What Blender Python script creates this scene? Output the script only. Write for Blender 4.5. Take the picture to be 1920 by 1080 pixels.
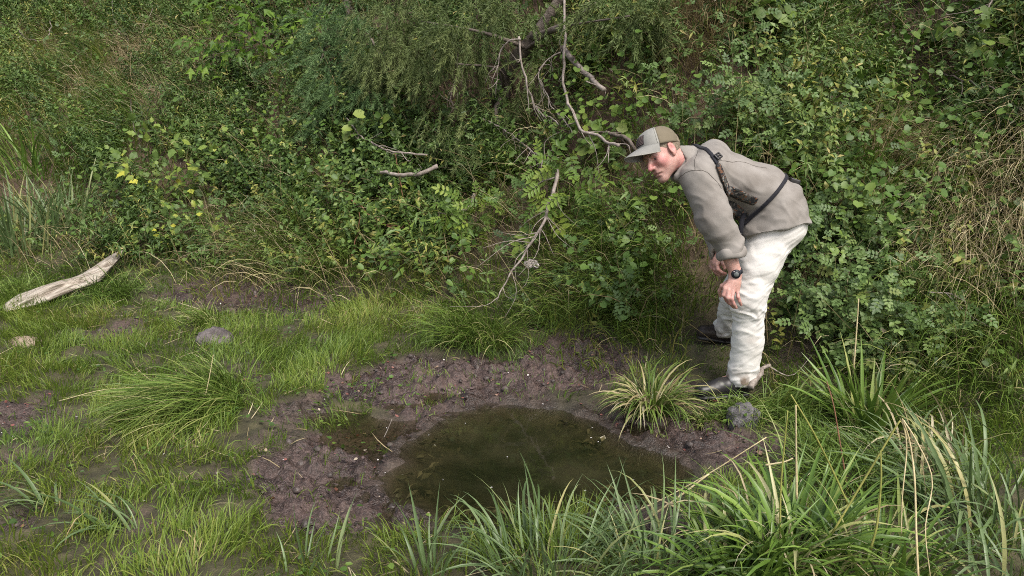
import bpy, math, random
import numpy as np

random.seed(7)
RNG = np.random.default_rng(20240)
for _o in list(bpy.data.objects):
    bpy.data.objects.remove(_o)
SC = bpy.context.scene
COL = SC.collection

# ------------------------------------------------------------------ camera
CAM_H, PITCH, FOC = 1.55, math.radians(12.5), 1507.0      # focal length in pixels of a 1920 wide picture
cam_data = bpy.data.cameras.new("camera")
cam_data.sensor_width = 36.0
cam_data.lens = 36.0 * FOC / 1920.0
cam_data.clip_start, cam_data.clip_end = 0.05, 400.0
cam = bpy.data.objects.new("camera", cam_data)
cam.location = (0, 0, CAM_H)
cam.rotation_euler = (math.pi / 2 - PITCH, 0, 0)
COL.objects.link(cam)
SC.camera = cam

# ------------------------------------------------------------------ light
SUN_EL, SUN_AZ = math.radians(52), math.radians(150)      # azimuth clockwise from +Y: behind the camera, to its right
world = bpy.data.worlds.new("World")
SC.world = world
world.use_nodes = True
wn, wl = world.node_tree.nodes, world.node_tree.links
wn.clear()
sky = wn.new("ShaderNodeTexSky")
sky.sky_type = 'NISHITA'
sky.sun_disc = False
sky.sun_elevation, sky.sun_rotation = SUN_EL, SUN_AZ
sky.air_density, sky.dust_density, sky.ozone_density = 1.0, 3.5, 0.6
bg = wn.new("ShaderNodeBackground")
bg.inputs["Strength"].default_value = 0.118
wo = wn.new("ShaderNodeOutputWorld")
grey = wn.new("ShaderNodeHueSaturation")                  # thin overcast: a greyer sky
grey.inputs["Saturation"].default_value = 0.5
wl.new(sky.outputs[0], grey.inputs["Color"])
wl.new(grey.outputs[0], bg.inputs[0])
wl.new(bg.outputs[0], wo.inputs[0])
sun_data = bpy.data.lights.new("sun", 'SUN')
sun_data.energy, sun_data.angle, sun_data.color = 1.75, math.radians(24), (1.0, 0.94, 0.86)
sun = bpy.data.objects.new("sun", sun_data)
sun.rotation_euler = (math.pi / 2 - SUN_EL, 0, math.pi - SUN_AZ)
COL.objects.link(sun)
SC.view_settings.view_transform = 'Standard'
SC.view_settings.look = 'None'
SC.view_settings.exposure = 0.95
SC.view_settings.gamma = 1.0
SC.view_settings.use_curve_mapping = False
SC.cycles.use_denoising = False
SC.cycles.filter_width = 1.0
SC.cycles.max_bounces = 8
SC.cycles.transparent_max_bounces = 12

# ------------------------------------------------------------------ helpers
CR = np.array([1.0, 0, 0])
CU = np.array([0, math.sin(PITCH), math.cos(PITCH)])
CF = np.array([0, math.cos(PITCH), -math.sin(PITCH)])
CP = np.array([0, 0, CAM_H])


def ray(px, py):
    return CF + (px - 960) / FOC * CR + (540 - py) / FOC * CU


def at(px, py, Y):
    """point of the place at distance Y in front of the camera that the photograph shows at (px, py)"""
    d = ray(px, py)
    return CP + d * (Y / d[1])


def project(P):
    d = np.asarray(P, float) - CP
    z = np.maximum(d @ CF, 1e-3)
    return 960 + FOC * (d @ CR) / z, 540 - FOC * (d @ CU) / z, d @ CF


def nrm(v):
    v = np.asarray(v, float)
    return v / np.maximum(np.linalg.norm(v, axis=-1, keepdims=True), 1e-9)


def _h(ix, iy, iz, seed):
    n = (ix * 374761393 + iy * 668265263 + iz * 2147483647 + seed * 1274126177) & 0xFFFFFFFF
    n = ((n ^ (n >> 13)) * 1274126177) & 0xFFFFFFFF
    n = ((n ^ (n >> 16)) * 2246822519) & 0xFFFFFFFF
    return ((n ^ (n >> 15)) & 0xFFFFFF) / float(0xFFFFFF)


def noise2(x, y, seed=0):
    """value noise, 0..1"""
    x, y = np.asarray(x, float), np.asarray(y, float)
    ix, iy = np.floor(x).astype(np.int64), np.floor(y).astype(np.int64)
    fx, fy = x - ix, y - iy
    fx, fy = fx * fx * (3 - 2 * fx), fy * fy * (3 - 2 * fy)
    a, b = _h(ix, iy, 0, seed), _h(ix + 1, iy, 0, seed)
    c, d = _h(ix, iy + 1, 0, seed), _h(ix + 1, iy + 1, 0, seed)
    return (a * (1 - fx) + b * fx) * (1 - fy) + (c * (1 - fx) + d * fx) * fy


def fbm2(x, y, seed=0, octaves=4):
    s, amp, tot = 0.0, 1.0, 0.0
    for k in range(octaves):
        c, sn = math.cos(0.7 * k), math.sin(0.7 * k)
        s = s + amp * noise2((x * c - y * sn) * 2 ** k, (x * sn + y * c) * 2 ** k, seed + 11 * k)
        tot += amp
        amp *= 0.5
    return s / tot


def noise3(p, seed=0):
    p = np.asarray(p, float)
    i = np.floor(p).astype(np.int64)
    f = p - i
    f = f * f * (3 - 2 * f)
    r = 0.0
    for dx in (0, 1):
        for dy in (0, 1):
            for dz in (0, 1):
                w = (f[..., 0] if dx else 1 - f[..., 0]) * (f[..., 1] if dy else 1 - f[..., 1]) * (f[..., 2] if dz else 1 - f[..., 2])
                r = r + w * _h(i[..., 0] + dx, i[..., 1] + dy, i[..., 2] + dz, seed)
    return r


def sstep(a, b, x):
    t = np.clip((np.asarray(x, float) - a) / (b - a), 0, 1)
    return t * t * (3 - 2 * t)


# ------------------------------------------------------------------ meshes and objects
class Geo:
    """vertices, faces (as padded index rows), one tint value and one material index per face"""

    def __init__(self):
        self.v, self.f, self.n = [], [], 0

    def add(self, v, faces, tint=0.5, mat=0):
        v = np.asarray(v, float).reshape(-1, 3)
        faces = np.asarray(faces, np.int64)
        t = np.broadcast_to(np.asarray(tint, float), (len(faces),)).copy()
        m = np.broadcast_to(np.asarray(mat, np.int32), (len(faces),)).copy()
        self.v.append(v)
        self.f.append((faces + self.n, t, m))
        self.n += len(v)
        return self

    def merge(self, o):
        for f, t, m in o.f:
            self.f.append((f + self.n, t, m))
        self.v += o.v
        self.n += o.n
        return self

    def mesh(self, name, mats, smooth=False):
        me = bpy.data.meshes.new(name)
        v = np.concatenate(self.v) if self.v else np.zeros((0, 3))
        me.vertices.add(len(v))
        me.vertices.foreach_set("co", v.astype(np.float32).ravel())
        sizes = np.concatenate([np.full(len(f), f.shape[1], np.int32) for f, _, _ in self.f])
        loops = np.concatenate([f.ravel() for f, _, _ in self.f]).astype(np.int32)
        tint = np.concatenate([t for _, t, _ in self.f]).astype(np.float32)
        mat = np.concatenate([m for _, _, m in self.f]).astype(np.int32)
        me.loops.add(len(loops))
        me.loops.foreach_set("vertex_index", loops)
        me.polygons.add(len(sizes))
        starts = np.concatenate([[0], np.cumsum(sizes)[:-1]]).astype(np.int32)
        me.polygons.foreach_set("loop_start", starts)
        me.polygons.foreach_set("material_index", mat)
        if smooth:
            me.polygons.foreach_set("use_smooth", np.ones(len(sizes), bool))
        a = me.attributes.new("tint", 'FLOAT', 'FACE')
        a.data.foreach_set("value", tint)
        for m in (mats if isinstance(mats, (list, tuple)) else [mats]):
            me.materials.append(m)
        me.update(calc_edges=True)
        me.validate()
        return me


def tag(o, label=None, cat=None, group=None, kind=None):
    if label: o["label"] = label
    if cat: o["category"] = cat
    if group: o["group"] = group
    if kind: o["kind"] = kind
    return o


def link(name, data, parent=None, loc=None):
    o = bpy.data.objects.new(name, data)
    COL.objects.link(o)
    if parent is not None:
        o.parent = parent
    if loc is not None:
        o.location = [float(c) for c in loc]
    return o


def tubes(paths, radii, sides=6, tint=0.5, mat=0, cap=True, rough=0.0):
    """paths: list of (n,3) point rows, radii: list of (n,) rows"""
    g = Geo()
    for P, R in zip(paths, radii):
        P = np.asarray(P, float)
        R = np.broadcast_to(np.asarray(R, float), (len(P),))
        T = nrm(np.gradient(P, axis=0))
        ref = np.array([0.31, 0.2, 0.93]) if abs(T[0, 2]) < 0.9 else np.array([1.0, 0.1, 0])
        A = nrm(np.cross(T, ref))
        B = np.cross(T, A)
        th = np.linspace(0, 2 * math.pi, sides, endpoint=False)
        rr = R[:, None] * (1 + rough * (RNG.random((len(P), sides)) - 0.5))
        V = P[:, None] + rr[..., None] * (np.cos(th)[None, :, None] * A[:, None] + np.sin(th)[None, :, None] * B[:, None])
        i = np.arange(len(P) - 1)[:, None] * sides
        j = np.arange(sides)[None]
        k = (j + 1) % sides
        F = np.stack([i + j, i + k, i + sides + k, i + sides + j], -1).reshape(-1, 4)
        n0 = g.n
        g.add(V, F, tint, mat)
        if cap:
            c = np.array([[0, len(P) - 1]]).ravel()
            g.add(P[c], np.zeros((0, 3), int))
            a0, a1 = len(P) * sides, len(P) * sides + 1
            js = np.arange(sides)
            f0 = np.stack([np.full(sides, a0), (js + 1) % sides, js], -1)
            f1 = np.stack([np.full(sides, a1), (len(P) - 1) * sides + js, (len(P) - 1) * sides + (js + 1) % sides], -1)
            F2 = np.concatenate([f0, f1]) + n0
            t = np.full(len(F2), float(np.mean(tint)))
            g.f.append((F2, t, np.full(len(F2), mat, np.int32)))
    return g


def curve_pts(ctrl, n):
    """Catmull-Rom through control rows"""
    c = np.asarray(ctrl, float)
    c = np.concatenate([[2 * c[0] - c[1]], c, [2 * c[-1] - c[-2]]])
    t = np.linspace(0, len(c) - 3 - 1e-6, n)
    i = t.astype(int)
    f = (t - i)[:, None]
    p0, p1, p2, p3 = c[i], c[i + 1], c[i + 2], c[i + 3]
    return 0.5 * (2 * p1 + (p2 - p0) * f + (2 * p0 - 5 * p1 + 4 * p2 - p3) * f ** 2 + (3 * p1 - p0 - 3 * p2 + p3) * f ** 3)


# ------------------------------------------------------------------ materials
def new_mat(name):
    m = bpy.data.materials.new(name)
    m.use_nodes = True
    nt = m.node_tree
    nt.nodes.clear()
    out = nt.nodes.new("ShaderNodeOutputMaterial")
    return m, nt, out


def N(nt, kind, **kw):
    n = nt.nodes.new(kind)
    for k, v in kw.items():
        if k.startswith("i_"):
            n.inputs[k[2:].replace("_", " ")].default_value = v
        else:
            setattr(n, k, v)
    return n


def ramp(nt, stops, interp='LINEAR'):
    r = nt.nodes.new("ShaderNodeValToRGB")
    e = r.color_ramp.elements
    r.color_ramp.interpolation = interp
    while len(e) < len(stops):
        e.new(0.5)
    for el, (p, c) in zip(e, stops):
        el.position = p
        el.color = (c[0], c[1], c[2], 1)
    return r


def leaf_mat(name, stops, rough=0.5, trans=0.15, rand=0.5, spec=0.38, noise_scale=0.0):
    """leaf colour from the per-face tint and a random value per object; some light passes through"""
    m, nt, out = new_mat(name)
    at_ = N(nt, "ShaderNodeAttribute", attribute_name="tint")
    oi = N(nt, "ShaderNodeObjectInfo")
    mx = N(nt, "ShaderNodeMix", data_type='FLOAT')
    mx.inputs[0].default_value = rand
    nt.links.new(at_.outputs["Fac"], mx.inputs[2])
    nt.links.new(oi.outputs["Random"], mx.inputs[3])
    r = ramp(nt, stops)
    nt.links.new(mx.outputs[0], r.inputs[0])
    col = r.outputs[0]
    if noise_scale:
        tc = N(nt, "ShaderNodeTexCoord")
        nz = N(nt, "ShaderNodeTexNoise")
        nz.inputs["Scale"].default_value = noise_scale
        nt.links.new(tc.outputs["Object"], nz.inputs["Vector"])
        h = N(nt, "ShaderNodeHueSaturation")
        mr = N(nt, "ShaderNodeMapRange")
        mr.inputs[3].default_value, mr.inputs[4].default_value = 0.7, 1.3
        nt.links.new(nz.outputs[0], mr.inputs[0])
        nt.links.new(mr.outputs[0], h.inputs["Value"])
        nt.links.new(col, h.inputs["Color"])
        col = h.outputs[0]
    p = N(nt, "ShaderNodeBsdfPrincipled")
    p.inputs["Roughness"].default_value = rough
    p.inputs["Specular IOR Level"].default_value = spec
    nt.links.new(col, p.inputs["Base Color"])
    t = N(nt, "ShaderNodeBsdfTranslucent")
    nt.links.new(col, t.inputs["Color"])
    ms = N(nt, "ShaderNodeMixShader")
    ms.inputs[0].default_value = trans
    nt.links.new(p.outputs[0], ms.inputs[1])
    nt.links.new(t.outputs[0], ms.inputs[2])
    nt.links.new(ms.outputs[0], out.inputs[0])
    return m


def solid_mat(name, c1, c2, scale=20.0, rough=0.7, bump=0.3, bscale=None, detail=4.0, dist=0.01, spec=0.3, coord="Object", metallic=0.0):
    """two colours mixed by noise, with fine relief"""
    m, nt, out = new_mat(name)
    tc = N(nt, "ShaderNodeTexCoord")
    nz = N(nt, "ShaderNodeTexNoise")
    nz.inputs["Scale"].default_value, nz.inputs["Detail"].default_value = scale, detail
    nt.links.new(tc.outputs[coord], nz.inputs["Vector"])
    r = ramp(nt, [(0.3, c1), (0.7, c2)])
    nt.links.new(nz.outputs[0], r.inputs[0])
    p = N(nt, "ShaderNodeBsdfPrincipled")
    p.inputs["Roughness"].default_value = rough
    p.inputs["Specular IOR Level"].default_value = spec
    p.inputs["Metallic"].default_value = metallic
    nt.links.new(r.outputs[0], p.inputs["Base Color"])
    if bump:
        nb = N(nt, "ShaderNodeTexNoise")
        nb.inputs["Scale"].default_value, nb.inputs["Detail"].default_value = bscale or scale * 4, 5.0
        nt.links.new(tc.outputs[coord], nb.inputs["Vector"])
        b = N(nt, "ShaderNodeBump")
        b.inputs["Strength"].default_value, b.inputs["Distance"].default_value = bump, dist
        nt.links.new(nb.outputs[0], b.inputs["Height"])
        nt.links.new(b.outputs[0], p.inputs["Normal"])
    nt.links.new(p.outputs[0], out.inputs[0])
    return m

# ------------------------------------------------------------------ the lie of the land
FOOT = np.array([[-40, 10.5], [-12, 9.6], [-5.5, 8.2], [-2.8, 7.3], [-1.1, 6.3], [0.1, 5.4], [1.15, 4.62], [2.0, 4.3], [2.6, 3.85], [3.6, 2.4],
                 [5.5, 0.2], [14, -8], [40, -30]], float)
STEEP = np.array([[-40, 0.6], [-6, 0.62], [-3, 0.85], [-1, 1.2], [0.2, 1.45], [1.5, 1.35], [3, 1.0], [40, 0.8]], float)


def bank_s(x, y):
    """distance behind the foot of the bank (negative: on the marsh)"""
    f = np.interp(x, FOOT[:, 0], FOOT[:, 1])
    g = (np.interp(x + 0.4, FOOT[:, 0], FOOT[:, 1]) - np.interp(x - 0.4, FOOT[:, 0], FOOT[:, 1])) / 0.8
    return (y - f) / np.sqrt(1 + np.minimum(g * g, 4.0))


def base_h(x, y):
    s = bank_s(x, y)
    w = 0.22
    S = np.interp(x, STEEP[:, 0], STEEP[:, 1])
    up = S * w * np.logaddexp(0, s / w)
    top = 6.5
    up = np.where(up > top, top + (up - top) * 0.12, up)
    up = up - 0.55 * np.exp(-(((x + 0.15) / 0.75) ** 2 + ((y - 6.95) / 0.4) ** 2))      # hollow under the juniper
    rough = sstep(0.2, 1.2, s)
    up = up + rough * (0.45 * (fbm2(x * 0.8, y * 0.8, 5, 3) - 0.5) + 0.16 * (noise2(x * 2.6, y * 2.6, 9) - 0.5))
    return up


def flat_at(px, py):
    d = ray(px, py)
    return CP + d * (CAM_H / -d[2])


def ground_at(px, py, lift=0.0):
    """first point of the ground along the line of sight through a pixel of the photograph"""
    d = ray(px, py)
    t = np.linspace(1.5, 30, 1500)
    P = CP + t[:, None] * d
    below = P[:, 2] < base_h(P[:, 0], P[:, 1]) + lift
    i = int(np.argmax(below)) if below.any() else len(t) - 1
    a, b = t[max(i - 1, 0)], t[i]
    for _ in range(12):
        m = 0.5 * (a + b)
        p = CP + m * d
        if p[2] < base_h(p[0], p[1]) + lift:
            b = m
        else:
            a = m
    return CP + b * d


def bank_normal(x, y):
    e = 0.15
    gx = (base_h(x + e, y) - base_h(x - e, y)) / (2 * e)
    gy = (base_h(x, y + e) - base_h(x, y - e)) / (2 * e)
    return nrm(np.stack([-gx, -gy, np.ones_like(gx)], -1))


# pool outline and bare mud, measured in the photograph and put on the ground
POOL_PX = [(735, 825), (785, 798), (830, 772), (880, 757), (960, 746), (1060, 752), (1130, 772), (1165, 806), (1225, 826), (1290, 848), (1325, 880),
           (1300, 912), (1200, 940), (1120, 955), (1010, 965), (930, 975), (850, 972), (790, 950), (740, 925), (700, 905), (720, 870), (750, 850)]
ARM_PX = [(590, 770), (650, 764), (720, 775), (790, 790), (745, 822), (650, 838), (600, 812)]
POOL, ARM = [np.array([flat_at(*p)[:2] for p in q]) for q in (POOL_PX, ARM_PX)]
MUD_PX = [  # centre, half size, strength
    (820, 720, 260, 45, 1), (1090, 700, 110, 42, 1), (700, 850, 170, 70, 1), (640, 930, 170, 90, 1), (560, 880, 110, 60, .95), (700, 985, 90, 40, .8),
    (1250, 805, 110, 38, 1), (1340, 850, 110, 45, 1), (1200, 955, 110, 35, .8), (950, 860, 380, 130, 1), (1270, 760, 40, 40, .7),
    (30, 780, 60, 42, .95), (40, 870, 55, 40, .8), (30, 985, 80, 30, .7), (330, 1040, 90, 26, .6), (430, 905, 90, 28, .7), (470, 560, 190, 30, .95),
    (590, 580, 120, 24, .8), (200, 630, 65, 24, .8), (110, 790, 60, 24, .6), (560, 770, 70, 34, .8), (1420, 855, 70, 40, .75), (1240, 985, 60, 25, .8),
    (330, 970, 80, 22, .5), (1480, 715, 60, 26, .7), (840, 640, 40, 18, .5), (460, 710, 60, 20, .5), (1320, 790, 60, 35, .8), (520, 820, 60, 22, .5)]


def poly_dist(x, y, poly):
    """signed distance to a polygon, negative inside"""
    d = np.full(np.shape(x), 1e9)
    inside = np.zeros(np.shape(x), bool)
    for i in range(len(poly)):
        ax, ay = poly[i]
        bx, by = poly[(i + 1) % len(poly)]
        ex, ey = bx - ax, by - ay
        t = np.clip(((x - ax) * ex + (y - ay) * ey) / (ex * ex + ey * ey), 0, 1)
        d = np.minimum(d, (x - ax - t * ex) ** 2 + (y - ay - t * ey) ** 2)
        c = (ay > y) != (by > y)
        inside ^= c & (x < (bx - ax) * (y - ay) / (by - ay + 1e-12) + ax)
    d = np.sqrt(d)
    return np.where(inside, -d, d)


_mud = []
for px, py, rx, ry, st in MUD_PX:
    c, a, b = flat_at(px, py), flat_at(px, py - ry), flat_at(px, py + ry)
    _mud.append((c[0], 0.5 * (a[1] + b[1]), rx / FOC * c[1], max(0.5 * (a[1] - b[1]), 0.05), st))


def mud_mask(x, y):
    wx, wy = x + 0.42 * (fbm2(x * 3.5, y * 3.5, 31, 5) - 0.5), y + 0.42 * (fbm2(x * 3.5, y * 3.5, 37, 5) - 0.5)
    m = np.zeros(np.shape(x))
    for cx, cy, rx, ry, st in _mud:
        r = np.sqrt(((wx - cx) / rx) ** 2 + ((wy - cy) / ry) ** 2)
        m = np.maximum(m, st * sstep(1.05, 0.82, r))
    return np.clip(m, 0, 1)


def pool_dist(x, y):
    wx, wy = x + 0.08 * (fbm2(x * 5, y * 5, 51) - 0.5), y + 0.08 * (fbm2(x * 5, y * 5, 57) - 0.5)
    return poly_dist(wx, wy, POOL)


WATER_Z = -0.035
_a, _b = at(1352, 744, 4.13), at(1350, 641, 4.6)
FEET = [(_a[0], _a[1], _a[2] - 0.004, 0.22), (_b[0], _b[1], _b[2] - 0.004, 0.2)]


def full_h(x, y):
    h = base_h(x, y)
    s = bank_s(x, y)
    flat = sstep(0.5, -0.3, s)
    mud = mud_mask(x, y) * flat
    h = h + flat * (0.05 * (fbm2(x * 2.2, y * 2.2, 3, 3) - 0.42))                                  # gentle hummocks
    tuss = np.maximum(fbm2(x * 5.5, y * 5.5, 13, 3) - 0.45, 0)
    h = h + flat * (1 - mud) * 0.10 * tuss
    clod = np.abs(fbm2(x * 9, y * 9, 21, 3) - 0.5) * 2
    clod2 = np.abs(fbm2(x * 26, y * 26, 25, 3) - 0.5) * 2
    prints = np.maximum(noise2(x * 6.5, y * 6.5, 71) - 0.62, 0)
    h = h + mud * (0.085 * (clod - 0.25) + 0.065 * (clod2 - 0.3) - 0.17 * prints)
    for fx, fy, fz, fr in FEET:                                                                    # the ground the boots stand on
        k = sstep(fr, 0.6 * fr, np.hypot((x - fx) / 1.35, y - fy))
        h = h * (1 - k) + (fz + 0.012 * (clod2 - 0.5)) * k
    pd = pool_dist(x, y)
    dip = sstep(0.11, -0.08, pd)
    ad = poly_dist(x + 0.14 * (fbm2(x * 6, y * 6, 61) - 0.5), y + 0.1 * (fbm2(x * 6, y * 6, 62) - 0.5), ARM)
    arm = sstep(0.12, -0.05, ad) * (1 - dip)
    h = h * (1 - arm) + arm * (WATER_Z - 0.024 + 0.05 * (fbm2(x * 8, y * 8, 63, 3) - 0.5) + 0.35 * np.maximum(h, -0.02))
    bed = WATER_Z + 0.002 - 0.045 * sstep(0.0, -0.12, pd) - 0.13 * sstep(-0.05, -0.5, pd) + 0.03 * (fbm2(x * 6, y * 6, 81, 3) - 0.5) + 0.035 * np.maximum(noise2(x * 3.3, y * 3.3, 83) - 0.55, 0)
    bed = bed + (0.04 * (clod - 0.3) + 0.03 * (clod2 - 0.35)) * sstep(-0.10, 0.04, pd)
    h = h * (1 - dip) + bed * dip
    return h, mud, pd


def axis(parts):
    out = []
    for a, b, n in parts:
        out.append(np.linspace(a, b, n, endpoint=False))
    return np.concatenate(out + [[parts[-1][1]]])


def build_ground():
    xs = axis([(-45, -12, 26), (-12, -5, 60), (-5, -2.2, 80), (-2.2, 2.2, 220), (2.2, 5, 70), (5, 12, 40), (12, 45, 26)])
    ys = axis([(-40, 0, 24), (0, 1.8, 20), (1.8, 4.9, 185), (4.9, 7.5, 65), (7.5, 14, 70), (14, 45, 24)])
    X, Y = np.meshgrid(xs, ys)
    H, mud, pd = full_h(X, Y)
    nx, ny = len(xs), len(ys)
    i = (np.arange(ny - 1)[:, None] * nx + np.arange(nx - 1)[None]).ravel()
    F = np.stack([i, i + 1, i + nx + 1, i + nx], -1)
    g = Geo().add(np.stack([X, Y, H], -1), F)
    me = g.mesh("ground", ground_mat(), smooth=True)
    for nm, val in (("mud", mud), ("pool", sstep(0.10, -0.22, pd)), ("wet", sstep(0.30, 0.0, pd)), ("bank", sstep(-0.1, 0.7, bank_s(X, Y)))):
        a = me.attributes.new(nm, 'FLOAT', 'POINT')
        a.data.foreach_set("value", val.astype(np.float32).ravel())
    o = link("ground", me)
    tag(o, "muddy marsh ground rising into a steep earth bank", "ground", kind="structure")
    return o


def ground_mat():
    m, nt, out = new_mat("ground")
    L = nt.links
    geo = N(nt, "ShaderNodeNewGeometry")
    a_mud = N(nt, "ShaderNodeAttribute", attribute_name="mud")
    a_pool = N(nt, "ShaderNodeAttribute", attribute_name="pool")
    a_wet = N(nt, "ShaderNodeAttribute", attribute_name="wet")
    a_bank = N(nt, "ShaderNodeAttribute", attribute_name="bank")

    def noise(sc, det=5.0):
        n = N(nt, "ShaderNodeTexNoise")
        n.inputs["Scale"].default_value, n.inputs["Detail"].default_value = sc, det
        L.new(geo.outputs["Position"], n.inputs["Vector"])
        return n

    def mix(f, a, b):
        x = N(nt, "ShaderNodeMix", data_type='RGBA')
        for s, v in ((x.inputs[0], f), (x.inputs[6], a), (x.inputs[7], b)):
            L.new(v, s)
        return x.outputs[2]

    n1, n2, n3 = noise(14), noise(60), noise(3.0)
    soil = ramp(nt, [(0.3, (0.035, 0.03, 0.015)), (0.55, (0.06, 0.055, 0.025)), (0.75, (0.1, 0.085, 0.045))])
    L.new(n1.outputs[0], soil.inputs[0])
    bank = ramp(nt, [(0.3, (0.05, 0.032, 0.02)), (0.5, (0.10, 0.064, 0.042)), (0.75, (0.16, 0.11, 0.075))])
    L.new(n1.outputs[0], bank.inputs[0])
    mudc = ramp(nt, [(0.3, (0.013, 0.009, 0.008)), (0.44, (0.040, 0.026, 0.022)), (0.56, (0.088, 0.058, 0.050)), (0.72, (0.155, 0.106, 0.09))])
    mm = N(nt, "ShaderNodeMix", data_type='FLOAT')
    mm.inputs[0].default_value = 0.5
    L.new(n2.outputs[0], mm.inputs[2])
    L.new(n3.outputs[0], mm.inputs[3])
    L.new(mm.outputs[0], mudc.inputs[0])
    bedc = ramp(nt, [(0.3, (0.024, 0.022, 0.014)), (0.55, (0.066, 0.057, 0.038)), (0.75, (0.125, 0.105, 0.075))])
    L.new(n1.outputs[0], bedc.inputs[0])
    c = mix(a_bank.outputs["Fac"], soil.outputs[0], bank.outputs[0])
    c = mix(a_mud.outputs["Fac"], c, mudc.outputs[0])
    wc = N(nt, "ShaderNodeMix", data_type='RGBA', blend_type='MULTIPLY')
    L.new(a_wet.outputs["Fac"], wc.inputs[0])
    L.new(c, wc.inputs[6])
    wc.inputs[7].default_value = (0.62, 0.60, 0.56, 1)
    c = wc.outputs[2]
    c = mix(a_pool.outputs["Fac"], c, bedc.outputs[0])
    p = N(nt, "ShaderNodeBsdfPrincipled")
    L.new(c, p.inputs["Base Color"])
    rr = N(nt, "ShaderNodeMapRange")
    rr.inputs[1].default_value, rr.inputs[2].default_value = 0.35, 0.65
    rr.inputs[3].default_value, rr.inputs[4].default_value = 0.22, 0.62
    L.new(n3.outputs[0], rr.inputs[0])
    wet = N(nt, "ShaderNodeMix", data_type='FLOAT')
    wet.inputs[2].default_value = 0.9
    L.new(a_mud.outputs["Fac"], wet.inputs[0])
    L.new(rr.outputs[0], wet.inputs[3])
    L.new(wet.outputs[0], p.inputs["Roughness"])
    b = N(nt, "ShaderNodeBump")
    b.inputs["Strength"].default_value, b.inputs["Distance"].default_value = 0.8, 0.02
    hm = N(nt, "ShaderNodeMix", data_type='FLOAT')
    hm.inputs[0].default_value = 0.6
    n4 = noise(130)
    L.new(n2.outputs[0], hm.inputs[2])
    L.new(n4.outputs[0], hm.inputs[3])
    L.new(hm.outputs[0], b.inputs["Height"])
    L.new(b.outputs[0], p.inputs["Normal"])
    L.new(p.outputs[0], out.inputs[0])
    return m


def build_water():
    m, nt, out = new_mat("water")
    L = nt.links
    fr = N(nt, "ShaderNodeFresnel")
    fr.inputs[0].default_value = 1.33
    geo = N(nt, "ShaderNodeNewGeometry")
    nz = N(nt, "ShaderNodeTexNoise")
    nz.inputs["Scale"].default_value = 7.0
    L.new(geo.outputs["Position"], nz.inputs["Vector"])
    b = N(nt, "ShaderNodeBump")
    b.inputs["Strength"].default_value, b.inputs["Distance"].default_value = 0.05, 0.02
    L.new(nz.outputs[0], b.inputs["Height"])
    L.new(b.outputs[0], fr.inputs["Normal"])
    gl = N(nt, "ShaderNodeBsdfGlossy")
    gl.inputs["Roughness"].default_value = 0.035
    L.new(b.outputs[0], gl.inputs["Normal"])
    dp = N(nt, "ShaderNodeAttribute", attribute_name="depth")
    r = ramp(nt, [(0.0, (0.97, 0.96, 0.92)), (0.25, (0.80, 0.77, 0.62)), (0.6, (0.56, 0.53, 0.36)), (1.0, (0.36, 0.35, 0.21))])
    L.new(dp.outputs["Fac"], r.inputs[0])
    tr = N(nt, "ShaderNodeBsdfTransparent")
    L.new(r.outputs[0], tr.inputs[0])
    mx = N(nt, "ShaderNodeMixShader")
    silt = N(nt, "ShaderNodeBsdfDiffuse")                       # suspended silt hides the bottom where the water is deep
    n2 = N(nt, "ShaderNodeTexNoise")
    n2.inputs["Scale"].default_value = 3.5
    L.new(geo.outputs["Position"], n2.inputs["Vector"])
    sr = ramp(nt, [(0.35, (0.018, 0.022, 0.009)), (0.65, (0.050, 0.048, 0.024))])
    L.new(n2.outputs[0], sr.inputs[0])
    L.new(sr.outputs[0], silt.inputs[0])
    sm = N(nt, "ShaderNodeMapRange")
    sm.inputs[1].default_value, sm.inputs[2].default_value = 0.02, 0.75
    sm.inputs[3].default_value, sm.inputs[4].default_value = 0.08, 0.48
    L.new(dp.outputs["Fac"], sm.inputs[0])
    ms = N(nt, "ShaderNodeMixShader")
    L.new(sm.outputs[0], ms.inputs[0])
    L.new(tr.outputs[0], ms.inputs[1])
    L.new(silt.outputs[0], ms.inputs[2])
    L.new(fr.outputs[0], mx.inputs[0])
    L.new(ms.outputs[0], mx.inputs[1])
    L.new(gl.outputs[0], mx.inputs[2])
    L.new(mx.outputs[0], out.inputs[0])
    xs, ys = np.linspace(-4.2, 1.6, 117), np.linspace(2.3, 6.6, 87)
    X, Y = np.meshgrid(xs, ys)
    nx, ny = len(xs), len(ys)
    i = (np.arange(ny - 1)[:, None] * nx + np.arange(nx - 1)[None]).ravel()
    g = Geo().add(np.stack([X, Y, np.full_like(X, WATER_Z)], -1), np.stack([i, i + 1, i + nx + 1, i + nx], -1))
    me = g.mesh("water", m, smooth=True)
    a = me.attributes.new("depth", 'FLOAT', 'POINT')
    a.data.foreach_set("value", np.clip((WATER_Z - full_h(X, Y)[0]) / 0.16, 0, 1).astype(np.float32).ravel())
    o = link("water", me)
    tag(o, "shallow murky pool of brown green water in the mud", "pool", kind="structure")


build_ground()
build_water()

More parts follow.
